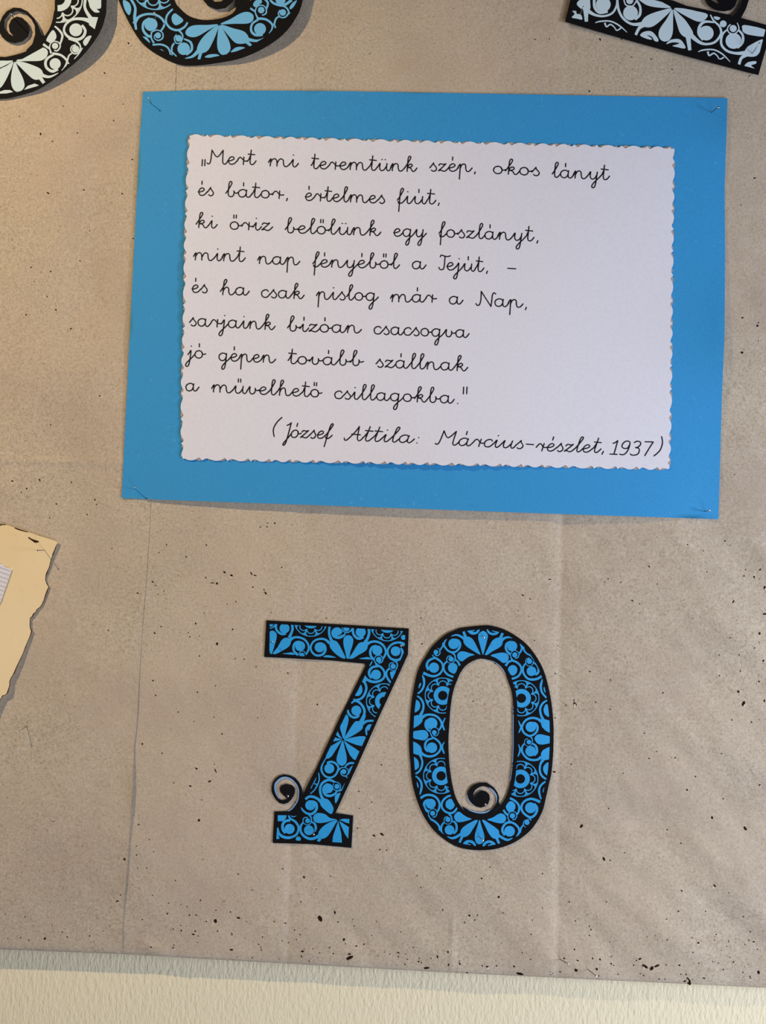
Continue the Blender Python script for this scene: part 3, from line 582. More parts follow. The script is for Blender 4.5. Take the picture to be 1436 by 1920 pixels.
n7.P([(145,290),(200,262),(250,290),(277,340),(265,430),(230,550),(190,672),(160,672),(137,560),(135,400)])
n7.P([(205,672),(290,560),(360,440),(420,395),(480,393),(530,420),(525,490),(490,550),(400,610),(270,677)])
n7.S([(520,425,56),(590,385,40),(680,385,38),(770,420,38),(830,490,36),(850,570,34),(830,640,34),(795,700,24)])
n7.S([(690,460,36),(620,475,40),(580,530,40),(578,600,40),(600,650,40),(660,700,45)])
n7.D(695,540,90)
n7.K(728,698,72)
n7.S([(668,700,13),(690,650,13),(728,628,13),(770,640,15),(798,690,16)]); n7.D(727,705,46)
n7.P([(375,675),(450,665),(540,652),(580,670),(600,695),(500,690)])
n7.S([(1225,490,55),(1150,425,40),(1060,410,38),(960,440,36),(900,510,34),(885,590,36),(920,660,36),(980,705,38),(1060,705,40),(1120,670,44),(1150,600,42),(1130,520,36),(1060,480,26)])
n7.D(1045,562,90)
n7.P([(1115,735),(1160,705),(1240,710),(1340,745),(1230,745)])
n7.flower(888,62,305,0)
n7.S([(1225,190,44),(1215,280,42),(1225,360,44),(1270,460,60)])
n7.crop(620, 1160, 160/1436.)
n7.D(105,242,96); n7.S([(112,288,8),(160,278,16),(205,235,24),(225,210,18)], col=1)
n7.K(265,165,78); n7.S([(192,150,14),(205,195,14),(235,228,18),(290,232,20),(335,205,22),(372,160,34)]); n7.D(265,165,50)
n7.S([(60,305,30),(130,325,36),(200,300,34),(245,250,26)])
n7.D(505,225,84); n7.S([(368,160,40),(380,250,40),(420,310,42),(480,335,45),(550,305,50)])
n7.S([(640,165,42),(645,250,44),(620,330,46),(575,410,60)])
n7.P([(270,668),(245,560),(215,440),(215,350),(245,295),(300,278),(350,300),(380,360),(365,450),(330,560),(305,668)])
n7.P([(15,370),(80,372),(130,420),(190,530),(250,662),(190,664),(80,590),(0,500),(-20,430)])
n7.P([(310,668),(370,570),(430,470),(480,410),(540,395),(600,405),(622,450),(610,510),(560,560),(470,610),(370,670)])
n7.S([(600,435,56),(670,395,40),(760,385,38),(850,420,38),(910,490,36),(928,570,34),(900,640,34),(865,690,26)])
n7.D(785,535,84); n7.S([(770,455,34),(700,480,40),(668,540,42),(670,610,40),(700,665,40),(745,690,45)])
n7.K(812,685,76); n7.S([(790,785,34),(745,730,18),(735,670,14),(770,625,14),(830,618,14),(870,655,18),(877,700,18),(845,740,20),(800,742,20)]); n7.D(808,690,46)
n7.P([(475,672),(560,655),(630,648),(690,685),(600,685)])
n7.S([(745,725,18),(775,780,34),(830,805,36),(885,860,34),(908,930,34),(890,1000,36),(830,1045,40),(750,1065,44),(660,1050,44),(600,1010,40),(575,960,14)])
n7.S([(800,800,36),(710,815,40),(655,870,42),(648,940,42),(690,1000,46)]); n7.D(762,942,84)
n7.P([(700,705),(695,750),(655,800),(655,775),(680,725)])
n7.S([(1245,445,60),(1180,405,40),(1100,405,38),(1020,440,36),(965,510,34),(960,590,34),(1000,660,36),(1070,695,40),(1150,690,40),(1200,630,42),(1208,550,40),(1180,490,26)]); n7.D(1092,547,82)
n7.S([(1060,695,38),(1110,740,26),(1120,800,22),(1090,865,18),(1040,872,14),(990,835,14),(985,780,16),(1010,745,16),(1060,745,18)]); n7.D(1050,803,44)
n7.S([(985,840,30),(945,880,30),(935,940,34),(960,1010,36),(1010,1077,34)])
n7.P([(1000,900),(1040,888),(1100,885),(1080,940),(1035,1020),(1010,970)])
n7.D(1225,315,42); n7.flower(952,90,285,2)
n7.crop(610, 1250, 140/1436.)
n7.L([(765,165),(800,220),(790,270),(760,310),(725,310),(705,285)])
n7.S([(735,265,50),(780,360,44),(785,440,46),(750,540,46),(690,610,42),(600,640,36),(535,625,20)])
n7.P([(680,350),(705,400),(712,460),(690,520),(640,560),(580,560),(575,545),(630,450)])
n7.S([(500,705,30),(560,660,36),(640,680,44),(710,750,46),(750,840,48),(740,930,48),(680,1060,64)])
n7.D(595,845,96); n7.S([(430,830,36),(448,900,46),(510,965,44),(590,975,44),(650,930,44)])
n7.flower(1130,668,342,0)
n7.crop(580, 1340, 140/1436.)
n7.P([(705,0),(735,20),(755,80),(740,180),(710,290),(680,420),(650,455),(620,360),(590,240),(640,130)])
n7.P([(662,470),(740,340),(820,210),(880,135),(950,125),(1010,150),(1030,220),(1010,280),(920,350),(780,430)])
n7.S([(985,150,70),(1040,80,50),(1065,0,46)])
n7.S([(1010,185,60),(1090,130,46),(1160,118,42),(1245,120,38)])
n7.P([(1195,185),(1130,195),(1080,260),(1075,330),(1095,400),(1118,390),(1110,330),(1130,285),(1145,315),(1175,240)])
n7.L([(655,483),(820,440),(960,415),(1060,415),(1088,440),(1050,530),(1010,605),(900,580),(780,535)])
n7.L([(660,493),(760,570),(880,650),(965,710),(890,872),(850,860),(780,780),(720,650)])
n7.P([(640,495),(680,640),(715,800),(715,890),(690,950),(620,985),(560,950),(525,890),(530,800),(580,650)])
n7.L([(630,490),(560,518),(480,565),(410,605),(330,770),(305,850),(370,842),(430,800),(500,690),(570,580)])
n7.L([(632,480),(560,458),(495,438),(456,515),(540,502)])
n7.L([(638,470),(580,395),(545,322),(508,385),(570,442)])
n7.S([(325,830,18),(270,920,22),(235,1000,34),(235,1080,36),(280,1160,36),(350,1205,38),(430,1205,38),(500,1160,36),(545,1080,36),(555,1010,38),(500,935,40),(410,905,42),(340,935,44)]); n7.D(383,1035,96)
n7.K(672,1100,80)
n7.S([(555,1070,34),(610,1025,20),(680,1015,14),(735,1050,16),(748,1110,16),(715,1170,18),(670,1180,20),(620,1155,20),(602,1110,18),(625,1065,14)]); n7.D(662,1095,48)
n7.S([(690,1175,20),(735,1215,22)])
n7.S([(680,1010,22),(740,950,38),(800,930,40),(865,935,36)])
n7.P([(835,985),(800,1000),(765,1045),(755,1120),(750,1155),(800,1070)])
n7.S([(170,1105,18),(188,1180,22),(185,1270,24),(150,1360,26),(100,1446,22),(20,1520,20)]); n7.S([(130,1195,10),(105,1270,22),(60,1340,20),(30,1420,18)]); n7.S([(90,1325,22),(150,1345,26)])
n7.crop(*C5)
n7.S([(1100,235,30),(1000,190,38),(920,210,40),(860,270,38),(845,350,38),(860,430,40),(900,515,58)])
n7.S([(960,250,30),(905,300,34),(900,370,40),(940,430,40),(1010,440,40),(1080,410,36),(1110,365,26)]); n7.D(970,325,80)
n7.K(1110,287,68); n7.S([(1080,225,12),(1130,230,14),(1168,275,14),(1155,340,14),(1110,358,14),(1060,335,12),(1047,290,12),(1060,245,12)]); n7.D(1112,292,40)
n7.S([(1100,362,16),(1170,355,24),(1205,310,16),(1235,248,8)])
n7.S([(975,400,8),(1020,395,16),(1055,360,22)], col=1)
n7.P([(1168,398),(1120,405),(1085,440),(1078,490),(1090,560),(1130,500)])
n7.P([(870,480),(950,490),(1000,530),(1058,640),(1022,728),(930,670),(860,600),(845,540)])
n7.S([(612,495,36),(670,455,38),(740,458,40),(810,490,42),(870,545,56)])
n7.D(690,590,80); n7.S([(720,520,26),(780,560,40),(790,640,42),(750,705,42),(690,730,40),(620,710,34),(570,665,30),(545,625,14)])
n7.K(640,840,68)
n7.S([(660,725,38),(700,780,24),(705,840,20),(680,890,16),(630,898,14),(585,870,14),(575,820,16),(600,785,16),(650,785,18)]); n7.D(648,835,38)
n7.P([(1112,818),(1000,790),(920,730),(810,712),(750,750),(735,800),(765,855),(840,872),(940,860),(1030,835)])
n7.P([(1120,830),(1020,850),(900,920),(830,1000),(820,1060),(850,1110),(910,1115),(980,1060),(1050,950),(1090,880)])
n7.S([(870,1070,56),(815,1165,44)])
n7.S([(840,1065,54),(760,1110,46),(680,1120,42),(600,1085,40),(545,1020,36),(535,940,34),(555,890,30),(580,866,26)])
n7.D(668,985,78); n7.S([(710,850,22),(760,885,34),(778,945,36),(768,1010,16)])
n7.L([(1133,845),(1180,1040),(1192,1182),(1040,1174),(1050,1080),(1100,930)])
n7.L([(1145,835),(1230,890),(1307,940),(1290,1120),(1240,1050),(1180,920)])
n7.L([(1150,820),(1220,803),(1312,808),(1310,882),(1240,858)])
n7.L([(175,748),(315,750),(305,795),(260,842),(175,842)])
n7.S([(345,750,16),(370,800,30),(440,840,36),(490,900,36),(505,960,34),(480,1040,36),(420,1085,38),(340,1105,42),(250,1085,44),(190,1030,36),(172,975,20)])
n7.L([(165,940),(185,950),(205,1020),(185,1070),(205,1120),(153,1127)])
n7.S([(370,830,38),(300,840,40),(255,890,42),(255,970,44),(300,1030,46)]); n7.D(362,965,80)
n7.P([(375,752),(400,775),(440,778),(472,752),(430,765)]); n7.D(500,1125,40)
seven = n7.build('numeral_seven', lambda V: kraft_h(V)+0.0009, 0.0003, M_blue, 'black cut-out numeral 7 filled with bright blue scroll ornament, below the blue card', 'numeral', 'patterned cut-out numerals', partlabel='bright blue folk ornament')

# ---- zero
n0 = Paint()
out0 = [(910,1172.3),(869.7,1176.2),(854,1180.7),(833.1,1191.1),(810.1,1212),(799.7,1227.7),(788.2,1246.5),(780.9,1266),(775.7,1292),(772.6,1309),(770.6,1326),(768.6,1350.4),(767.3,1376.7),(767.3,1404),(769.5,1430),(772,1461),(778.5,1490),(790.3,1522.2),(806,1548.3),(822.7,1566.1),(846.7,1582.8),(869.7,1591.2),(897,1594.2),(926.8,1592.3),(957,1583),(980.3,1569.2),(1000.3,1550.2),(1016.5,1522),(1023,1498),(1029.3,1470),(1034,1448),(1037.3,1408),(1037.9,1370),(1036.8,1345),(1033.9,1318.4),(1028.8,1290.6),(1022,1265),(1012.8,1243.3),(994,1215.1),(973.1,1196.3),(947,1181),(926.1,1174.3)]
hole0 = [(900,1235.2),(885.4,1240.2),(872.8,1248.6),(863.4,1261.1),(857,1275.7),(851.5,1290),(847.5,1307),(844,1333),(842.2,1362),(840.8,1384),(841,1406.5),(842.4,1432),(845.6,1457),(850,1480),(854.5,1495),(860,1506),(867,1516),(876,1525),(886,1531),(897,1533.5),(908,1532),(920,1526),(932,1517),(943,1503),(951,1487),(957.3,1463),(960.9,1432),(962.5,1400),(962,1375),(962,1350),(962.3,1329),(961.5,1312),(959,1296),(954,1281),(948.3,1265.3),(941.8,1253.8),(931.3,1243.8),(918.8,1237.8)]
n0.P(out0, col=1, clip=False)
n0.P(hole0, col=0, clip=False)
C8 = (880, 1470, 160/1436.); C7 = (760, 1470, S14)
ringo = [(866,1512)]+cv([(1045,412),(1090,440),(1150,468)], C7)+[(888.9,1523.3),(900,1525.2),(913.4,1523.3),(923.5,1516.8),(930.1,1506.8),(932.1,1497.9),(930.1,1490.1),(924.6,1482.8),(916.8,1476.7),(906.7,1473.9),(898.9,1475.6),(891.1,1481.1),(887.2,1488.9),(888,1495.6),(894.5,1486.7),(902.3,1481.5),(912.3,1484.5),(917.3,1490.1),(918.4,1497.9),(915.7,1506.8),(910.1,1511.8),(901.2,1514.6),(889.5,1511.2),(882.2,1505.5),(877,1498.2),(875.3,1490.9),(877,1483.6),(882.5,1475.5),(888.2,1471),(899,1467.3),(911.9,1467.1),(917.6,1470.6),(926,1476.5),(932.6,1485.6),(935.7,1495.6),(935.2,1504),(937.5,1511),(925,1523),(905,1536),(885,1534),(873,1524)]
n0.L(ringo, col=1, clip=False)
n0.crop(0, 0, 1)
n0.S([(874.5,1515.4,0.8),(881,1519.6,1.2),(890,1522.6,1.8),(900,1524.2,2.2),(911,1523.0,2.2),(920,1518,1.2)], col=3, clip=False)
n0.S([(917,1476.6,1.0),(924.2,1482.4,2),(929.6,1490.1,2.2),(931.2,1497.9,1.4),(929.6,1506,.8)], col=3, clip=False)
n0.S([(875.8,1490,.8),(877.6,1498.2,1.2),(882.6,1505.2,1.2),(889.5,1510.8,.8)], col=3, clip=False)
n0.S([(961.9,1324,.6),(962.1,1340,1.1),(962.1,1370,1.2),(962.2,1400,1.1),(960.6,1434,.9),(957,1463,.8)], col=3, clip=False)
n0.S([(918,1237.6,.5),(931,1243.6,.9),(941.5,1253.2,1.0),(948,1264.3,.6)], col=3, clip=False)
def offs(P, d):
    Q = catmull(P, True, 3); t = np.roll(Q, -1, 0)-np.roll(Q, 1, 0); t /= np.linalg.norm(t, axis=1)[:, None]
    return Q, np.stack([t[:, 1], -t[:, 0]], 1)*d
Q, nn = offs(out0, 7.3); c = Q.mean(0)
if np.linalg.norm(Q[0]+nn[0]-c) > np.linalg.norm(Q[0]-c): nn = -nn
outer_clip = Q+nn
Q, nn = offs(hole0, 1.0); c = Q.mean(0)
if np.linalg.norm(Q[0]+nn[0]-c) < np.linalg.norm(Q[0]-c): nn = -nn
wd = np.interp(Q[:, 1], [1230, 1240, 1500, 1522, 1535], [8.0, 7.4, 8.0, 6.0, 4.2])
inner_clip = Q+nn*wd[:, None]
n0.clip = outer_clip
# left top
n0.crop(760, 1165, S14)
n0.P([(1345,590),(1310,585),(1200,520),(1100,450),(1050,390),(1042,330),(1075,290),(1130,275),(1190,305),(1240,370),(1290,470)])
n0.S([(1043,182,42),(1085,300,56)])
n0.S([(822,272,10),(880,248,26),(940,248,34),(1000,275,40),(1070,325,50)])
n0.P([(1385,592),(1345,450),(1310,320),(1310,240),(1345,195),(1390,172),(1400,172),(1450,200),(1480,260),(1462,360),(1425,500),(1398,592)])
n0.P([(1110,165),(1170,158),(1240,150),(1245,163),(1200,180),(1260,190),(1300,145),(1335,145),(1320,190),(1270,230),(1200,238),(1150,215)])
n0.D(865,403,95); n0.S([(890,318,20),(950,345,34),(982,410,42),(960,490,42),(900,545,35),(840,555,36),(770,530,34),(715,470,34),(690,410,36),(715,350,25),(745,322,8)])
n0.S([(680,385,34),(670,440,28),(640,490,26),(617,530,22),(622,570,18),(590,610,18),(550,610,22),(518,570,24)]); n0.D(548,552,42)
n0.S([(575,480,12),(600,495,12),(625,520,14)])
n0.S([(485,598,12),(510,640,26),(560,670,38),(620,710,36),(660,760,32),(672,830,32),(650,900,34),(590,960,38),(500,985,40),(410,965,44),(320,925,50)])
n0.S([(520,660,30),(450,685,38),(400,730,42),(385,800,44),(420,870,56)]); n0.D(512,832,92)
n0.S([(830,560,36),(880,600,28),(895,660,24),(870,725,16),(820,752,12),(760,735,12),(742,680,16),(765,630,18),(820,620,20)]); n0.D(820,678,46)
n0.S([(900,690,30),(945,730,36),(975,795,38)])
n0.P([(765,830),(780,780),(830,755),(890,755),(930,800),(930,850),(900,920),(870,940),(810,915),(775,880)])
n0.S([(745,720,30),(700,765,32),(685,820,34),(700,890,34),(750,950,36),(800,975,36),(860,997,38)])
n0.L([(655,790),(700,790),(700,860),(655,860)])
n0.P([(1240,600),(1150,570),(1050,540),(980,545),(935,590),(935,650),(970,700),(1020,718),(1070,680),(1150,630)])
# left
n0.crop(760, 1260, 100/1371.)
n0.S([(435,80,25),(470,170,60),(482,280,55),(460,390,55),(400,490,50),(315,555,40)])
n0.P([(395,275),(400,330),(370,390),(345,425),(340,380),(360,310)])
n0.S([(300,615,30),(380,670,50),(440,760,55),(465,860,55),(450,980,58),(385,1120,85)])
n0.P([(275,725),(300,722),(350,760),(380,840),(375,920),(330,990),(270,1030),(240,1028),(250,900)])
n0.L([(225,1130),(300,1108),(380,1110),(445,1160),(440,1250),(415,1300),(340,1370),(210,1445)])
n0.S([(430,1170,80),(520,1110,62),(640,1095,56),(760,1120,55),(860,1190,52),(920,1280,52),(930,1360,50),(900,1440,45),(855,1500,32)])
n0.S([(1022,1180,25),(985,1260,35),(955,1320,46),(965,1400,46),(1008,1500,30)])
n0.S([(600,1215,40),(540,1260,55),(515,1340,56),(530,1420,55),(585,1490,55),(640,1530,50)]); n0.D(672,1322,150)
n0.K(745,1545,112)
n0.S([(720,1700,40),(650,1600,18),(642,1515,16),(690,1445,16),(760,1425,18),(830,1460,18),(855,1530,20),(830,1610,22),(775,1642,22),(720,1620,24)]); n0.D(742,1555,60)
n0.P([(205,1540),(300,1510),(460,1492),(550,1530),(592,1620),(560,1700),(480,1755),(330,1735),(205,1692)])
n0.flower(960,605)
n0.crop(760, 1370, 100/1371.)
n0.L([(200,280),(290,320),(380,390),(410,450),(425,530),(400,610),(300,622),(205,585)])
n0.S([(655,80,22),(690,160,40),(760,205,50),(830,255,50),(890,330,50),(912,400,50),(900,480,52),(850,560,54),(760,630,56),(660,660,58),(560,655,60),(470,620,64),(400,565,74)])
n0.S([(700,205,40),(600,225,50),(530,290,56),(505,380,56),(520,470,56),(580,540,50)]); n0.D(680,438,136)
n0.S([(1010,280,20),(965,350,32),(945,420,45),(965,510,46),(1005,595,30)])
n0.S([(365,590,85),(410,700,50),(435,800,50),(420,920,52),(360,1040,48),(260,1110,45)])
n0.P([(215,690),(260,700),(320,760),(348,850),(340,940),(290,995),(235,1000),(225,850)])
n0.S([(262,1168,30),(330,1220,45),(395,1310,52),(420,1420,52),(400,1540,55),(370,1645,26)])
n0.P([(290,1310),(325,1370),(340,1430),(325,1470),(300,1400)])
n0.flower(918,1162)
# bottom left
n0.crop(760, 1470, S14)
n0.S([(270,255,45),(340,210,42),(420,195,40),(500,210,40),(570,260,38),(610,340,36),(610,410,36),(590,470,34),(562,505,26)])
n0.S([(420,280,36),(355,315,46),(335,380,44),(355,440,42),(410,500,48)]); n0.D(455,355,90)
n0.K(492,520,76); n0.S([(440,625,28),(415,560,18),(425,490,14),(470,450,12),(520,448,14),(560,485,16),(565,540,18),(530,590,20),(490,590,20)]); n0.D(490,525,44)
n0.S([(425,580,22),(450,630,34),(500,655,34),(560,700,34),(600,750,34),(615,800,36),(608,845,16)])
n0.S([(815,205,36),(740,235,38),(680,290,36),(650,360,36),(660,430,36),(710,490,36),(780,520,38),(850,515,38),(900,470,38),(925,425,26)])
n0.P([(720,370),(735,310),(790,268),(835,275),(870,340),(885,380),(860,430),(810,462),(760,440),(730,410)])
n0.K(762,650,74); n0.S([(780,535,38),(820,580,28),(835,640,22),(815,700,16),(760,722,12),(705,695,14),(695,640,16),(710,600,16),(760,585,18)]); n0.D(765,638,46)
n0.D(792,824,86); n0.S([(840,665,26),(890,690,36),(920,760,40),(910,840,42),(860,890,40)])
n0.S([(690,690,28),(655,740,32),(640,810,34),(655,870,26),(692,908,12)])
n0.S([(750,943,12),(820,970,34),(880,965,45),(940,935,45),(1000,895,48)])
n0.P([(1300,645),(1250,650),(1150,700),(1050,765),(1000,820),(985,880),(990,930),(1030,955),(1100,940),(1160,890),(1210,810),(1260,730)])
n0.S([(1025,930,50),(972,1050,40)])
n0.P([(1190,628),(1120,600),(1050,560),(980,505),(930,505),(880,560),(880,620),(920,675),(980,685),(1080,665)])
n0.P([(1330,640),(1295,750),(1255,880),(1245,970),(1270,1050),(1320,1082),(1380,1060),(1415,1000),(1415,920),(1380,800),(1350,700)])
n0.P([(1035,1070),(1080,1020),(1140,1005),(1210,1020),(1250,1060),(1268,1105),(1235,1108),(1200,1070),(1150,1050),(1115,1068),(1170,1085),(1165,1095),(1100,1085)])
# bottom right
n0.crop(*C8)
n0.P([(218,1040),(240,990),(290,955),(350,950),(410,975),(440,1015),(400,1025),(320,1040),(315,1025),(370,1005),(330,990),(285,1010),(255,1045)])
n0.P([(212,605),(255,610),(330,660),(420,720),(490,780),(500,830),(510,860),(490,910),(430,920),(380,900),(320,820),(260,700)])
n0.S([(450,890,50),(500,1002,38)]); n0.S([(500,870,44),(580,920,42),(650,940,36),(725,910,12)])
n0.P([(303,600),(400,560),(470,515),(530,495),(590,520),(617,580),(590,640),(540,662),(450,650),(370,625)])
n0.S([(690,645,38),(625,655,38),(570,715,40),(555,790,42),(600,860,46)]); n0.D(675,795,90)
n0.S([(690,640,36),(760,670,36),(820,730,34),(840,790,34),(820,850,28),(785,880,12)])
n0.P([(613,385),(640,330),(680,290),(730,300),(770,350),(770,410),(735,460),(680,475),(640,450)])
n0.K(725,530,76); n0.S([(690,640,28),(655,590,18),(650,520,14),(685,472,14),(740,462,12),(785,490,16),(795,550,16),(765,595,18),(725,595,18)]); n0.D(724,535,44)
n0.S([(682,238,36),(760,280,36),(820,340,34),(840,410,34),(820,480,32),(795,515,24)])
n0.S([(572,435,32),(605,485,36),(650,525,34)])
n0.S([(1190,305,46),(1130,275,44),(1040,250,40),(950,275,38),(890,335,36),(875,410,36),(905,480,36),(960,530,38),(1020,560,40),(1080,540,40),(1130,470,42),(1135,390,40),(1090,330,30)]); n0.D(1028,400,92)
n0.S([(980,545,32),(1020,580,26),(1037,615,14)])
n0.S([(853,820,26),(870,740,26),(905,690,22),(912,640,14),(950,605,14),(1005,600,14)]); n0.D(970,647,42); n0.S([(908,690,14),(942,728,12)])
n0.S([(835,770,30),(850,822,22)])
# right lower
n0.crop(950, 1370, 100/1371.)
n0.P([(715,210),(760,120),(850,92),(980,115),(1130,165),(1130,300),(1000,345),(880,358),(780,320)])
n0.L([(1130,405),(1040,440),(930,500),(880,580),(880,670),(900,745),(970,760),(1110,735)])
n0.S([(890,675,80),(800,740,60),(680,755,56),(560,730,56),(460,650,54),(400,550,52),(390,450,46),(415,380,42),(460,325,30)])
n0.S([(300,350,15),(330,430,38),(345,480,50),(330,560,42),(288,665,25)])
n0.D(612,528,134); n0.S([(660,330,40),(735,380,56),(775,470,60),(768,570,58),(700,640,50)])
n0.K(558,300,104); n0.S([(615,150,40),(655,220,26),(655,300,20),(620,370,16),(560,400,14),(485,372,14),(455,300,16),(480,230,18),(545,208,22)]); n0.D(570,292,58)
n0.S([(935,745,85),(870,850,55),(850,960,52),(860,1080,52),(920,1180,50),(1020,1248,45)])
n0.P([(1070,820),(1000,850),(945,920),(935,1000),(970,1090),(1035,1145),(1060,1000)])
n0.S([(1000,1308,45),(900,1380,48),(840,1480,52),(835,1600,55),(882,1760,36)])
n0.P([(975,1445),(940,1500),(925,1560),(940,1600),(965,1530)])
n0.flower(350,1240)
# right upper
n0.crop(950, 1260, 100/1371.)
n0.S([(920,180,25),(885,300,60),(875,400,56),(910,530,50),(1020,665,45)])
n0.P([(965,380),(985,440),(1000,520),(985,530),(955,470),(948,410)])
n0.S([(1035,728,40),(930,800,50),(870,900,54),(860,1010,54),(890,1130,58),(945,1250,85)])
n0.P([(1045,835),(990,850),(950,930),(950,1010),(990,1100),(1085,1150),(1080,1000)])
n0.L([(900,1225),(980,1215),(1110,1250),(1130,1400),(1130,1575),(1000,1510),(910,1420),(880,1330)])
n0.S([(900,1280,80),(800,1210,62),(680,1180,56),(560,1200,56),(460,1270,52),(400,1380,50),(400,1480,50),(450,1570,50),(540,1630,52),(620,1655,46)])
n0.S([(300,1250,15),(340,1350,38),(370,1410,50),(350,1470,42),(308,1562,25)])
n0.D(620,1410,134); n0.S([(690,1290,30),(765,1345,54),(792,1430,60),(770,1530,56),(690,1610,52),(600,1640,50)])
n0.flower(377,675)
# right top
n0.crop(900, 1165, S14)
n0.S([(125,145,26),(160,200,38),(220,228,42),(290,220,38),(340,190,14)]); n0.S([(215,170,10),(260,182,16),(310,195,24)])
n0.P([(85,600),(130,600),(220,540),(310,490),(380,440),(405,380),(400,320),(350,295),(290,300),(220,350),(160,450)])
n0.S([(405,210,42),(360,315,60)]); n0.S([(380,350,56),(440,300,42),(510,285,34),(570,290,28),(625,312,8)])
n0.P([(190,612),(300,575),(420,562),(490,590),(515,650),(490,720),(420,748),(360,710),(280,655)])
n0.D(575,445,92); n0.S([(555,360,30),(485,395,40),(460,460,40),(480,530,40),(540,595,45)])
n0.S([(712,372,10),(738,430,34),(750,480,34),(730,540,32),(700,580,22)])
n0.K(625,600,78); n0.S([(590,705,34),(555,650,20),(550,585,14),(590,530,14),(640,525,12),(690,560,16),(697,610,18),(670,655,20),(625,660,20)]); n0.D(624,602,46)
n0.S([(735,440,34),(770,440,34),(790,520,28),(840,580,26),(900,610,26),(945,660,26),(962,730,20)])
n0.S([(555,660,20),(590,705,36),(650,730,38),(710,780,36),(740,840,34),(735,900,34),(700,970,36),(640,1010,38),(570,1032,40)])
n0.S([(590,700,36),(510,730,38),(460,800,42)])
n0.P([(500,850),(540,800),(590,785),(640,805),(668,860),(650,930),(600,970),(560,965),(520,910)])
n0.S([(815,755,26),(775,820,32),(770,900,36),(800,970,36),(860,1030,38),(940,1045,42),(1030,1030,44),(1110,982,46)])
n0.D(922,895,86); n0.S([(965,745,24),(1020,780,42),(1048,850,38),(1040,920,42),(990,960,44)])
n0.K(888,725,76); n0.S([(962,720,20),(940,780,14),(890,803,12),(840,785,14),(818,730,16),(835,675,16),(890,660,18)]); n0.D(886,717,48)
# knock out the inner border of the ring again
n0.crop(0, 0, 1)
n0.add(-1, inner_clip, True)
zero = n0.build('numeral_zero', lambda V: kraft_h(V)+0.0010, 0.0003, M_blue, 'black cut-out numeral 0 filled with bright blue scroll ornament, right of the 7', 'numeral', 'patterned cut-out numerals', partlabel='bright blue folk ornament')

# ---- white numeral, top left
nw = Paint(); nw.crop(0, 0, 300/1436.)
nw.L(catmull([(955,0),(942,150),(893,290),(790,440),(690,545),(560,650),(420,755),(300,818),(150,862),(0,885),(-300,860),(-560,700),(-740,400),(-820,0),(-830,-800),(-760,-1400),(-500,-1850),(-50,-2000),(450,-1850),(800,-1400),(960,-800)], True, 4), col=1, clip=False)
nw.L(catmull([(-380,-600),(-200,-1400),(50,-1550),(300,-1400),(470,-700),(492,0),(483,110),(465,200),(430,280),(380,345),(330,400),(230,462),(100,500),(0,508),(-200,450),(-330,300),(-400,0)], True, 3), col=0, clip=False)
nw.L([(385,365),(365,300),(345,235),(308,165),(250,105),(185,72),(120,68),(60,100),(20,150),(-5,210),(-5,290),(20,335),(70,370),(130,385),(200,368),(250,325),(267,262),(250,205),(200,160),(150,148),(102,175),(78,230),(88,285),(120,325),(62,292),(35,235),(40,172),(80,122),(150,95),(222,112),(280,170),(312,230),(315,310),(290,395),(235,450),(260,500),(400,420)], col=1, clip=False)
nw.clip = np.array([(x*300/1436., y*300/1436.) for x, y in [(515,-200),(517,110),(505,195),(475,250),(440,310),(385,400),(380,430),(200,530),(120,540),(0,540),(-380,520),(-500,600),(-200,850),(120,835),(350,768),(400,745),(530,660),(605,580),(700,530),(760,440),(820,330),(880,230),(908,100),(908,-200)]])
nw.P([(145,545),(240,500),(320,440),(370,425),(415,440),(430,475),(410,520),(360,545),(260,548)])
nw.P([(140,555),(200,555),(280,580),(350,610),(380,640),(385,680),(350,712),(300,710),(240,660),(190,610)])
nw.S([(355,690,34),(395,745,28)]); nw.S([(365,670,34),(440,690,22),(522,656,6)])
nw.P([(130,555),(100,680),(105,770),(140,820),(190,815),(220,770),(205,700),(165,620)])
nw.P([(120,555),(60,590),(0,620),(-60,680),(-60,800),(0,790),(40,740),(80,660)])
nw.P([(115,548),(60,545),(0,545),(-80,560),(-60,620),(0,608)])
nw.L([(-60,850),(0,822),(40,808),(90,808),(120,825),(60,838)]); nw.L([(215,805),(250,770),(310,750),(350,765),(290,790)])
nw.S([(480,490,20),(430,520,22),(408,560,24),(420,610,24),(470,640,26),(520,620,22)]); nw.D(495,572,50)
nw.S([(470,480,22),(540,492,20),(590,530,20),(600,560,18),(575,610,12),(552,632,5)])
nw.S([(600,550,14),(622,578,12)]); nw.S([(603,555,14),(618,500,14),(650,475,12)])
nw.S([(460,480,18),(445,430,12),(455,390,10),(490,370,10),(530,385,12),(540,420,12),(515,455,14),(485,452,10)]); nw.D(494,412,28)
nw.S([(385,395,22),(420,420,20),(450,440,16)])
nw.P([(415,360),(440,310),(475,270),(500,300),(505,340),(480,370),(450,385),(430,375)])
nw.S([(490,235,14),(530,270,18),(560,320,20),(540,395,16)])
nw.D(680,268,58); nw.S([(735,225,22),(765,275,24),(745,330,26),(690,355,26),(615,332,24),(575,280,20),(590,220,20),(650,175,22),(740,170,28),(825,195,46)])
nw.S([(615,345,22),(690,375,18),(722,420,14),(705,470,12),(665,482,12),(635,450,10),(645,415,10),(680,400,10)]); nw.D(678,440,32)
nw.S([(740,430,10),(705,485,10),(665,530,7)])
nw.P([(745,375),(780,330),(820,322),(800,370),(765,412)])
nw.L([(790,150),(880,155),(850,262),(800,225)]); nw.S([(768,-20,24),(760,60,24),(785,120,28),(825,175,34)])
nw.P([(795,-20),(905,-20),(905,70),(870,80),(895,108),(850,110),(810,70),(798,30)])
nw.flower(528,-10,212,8)
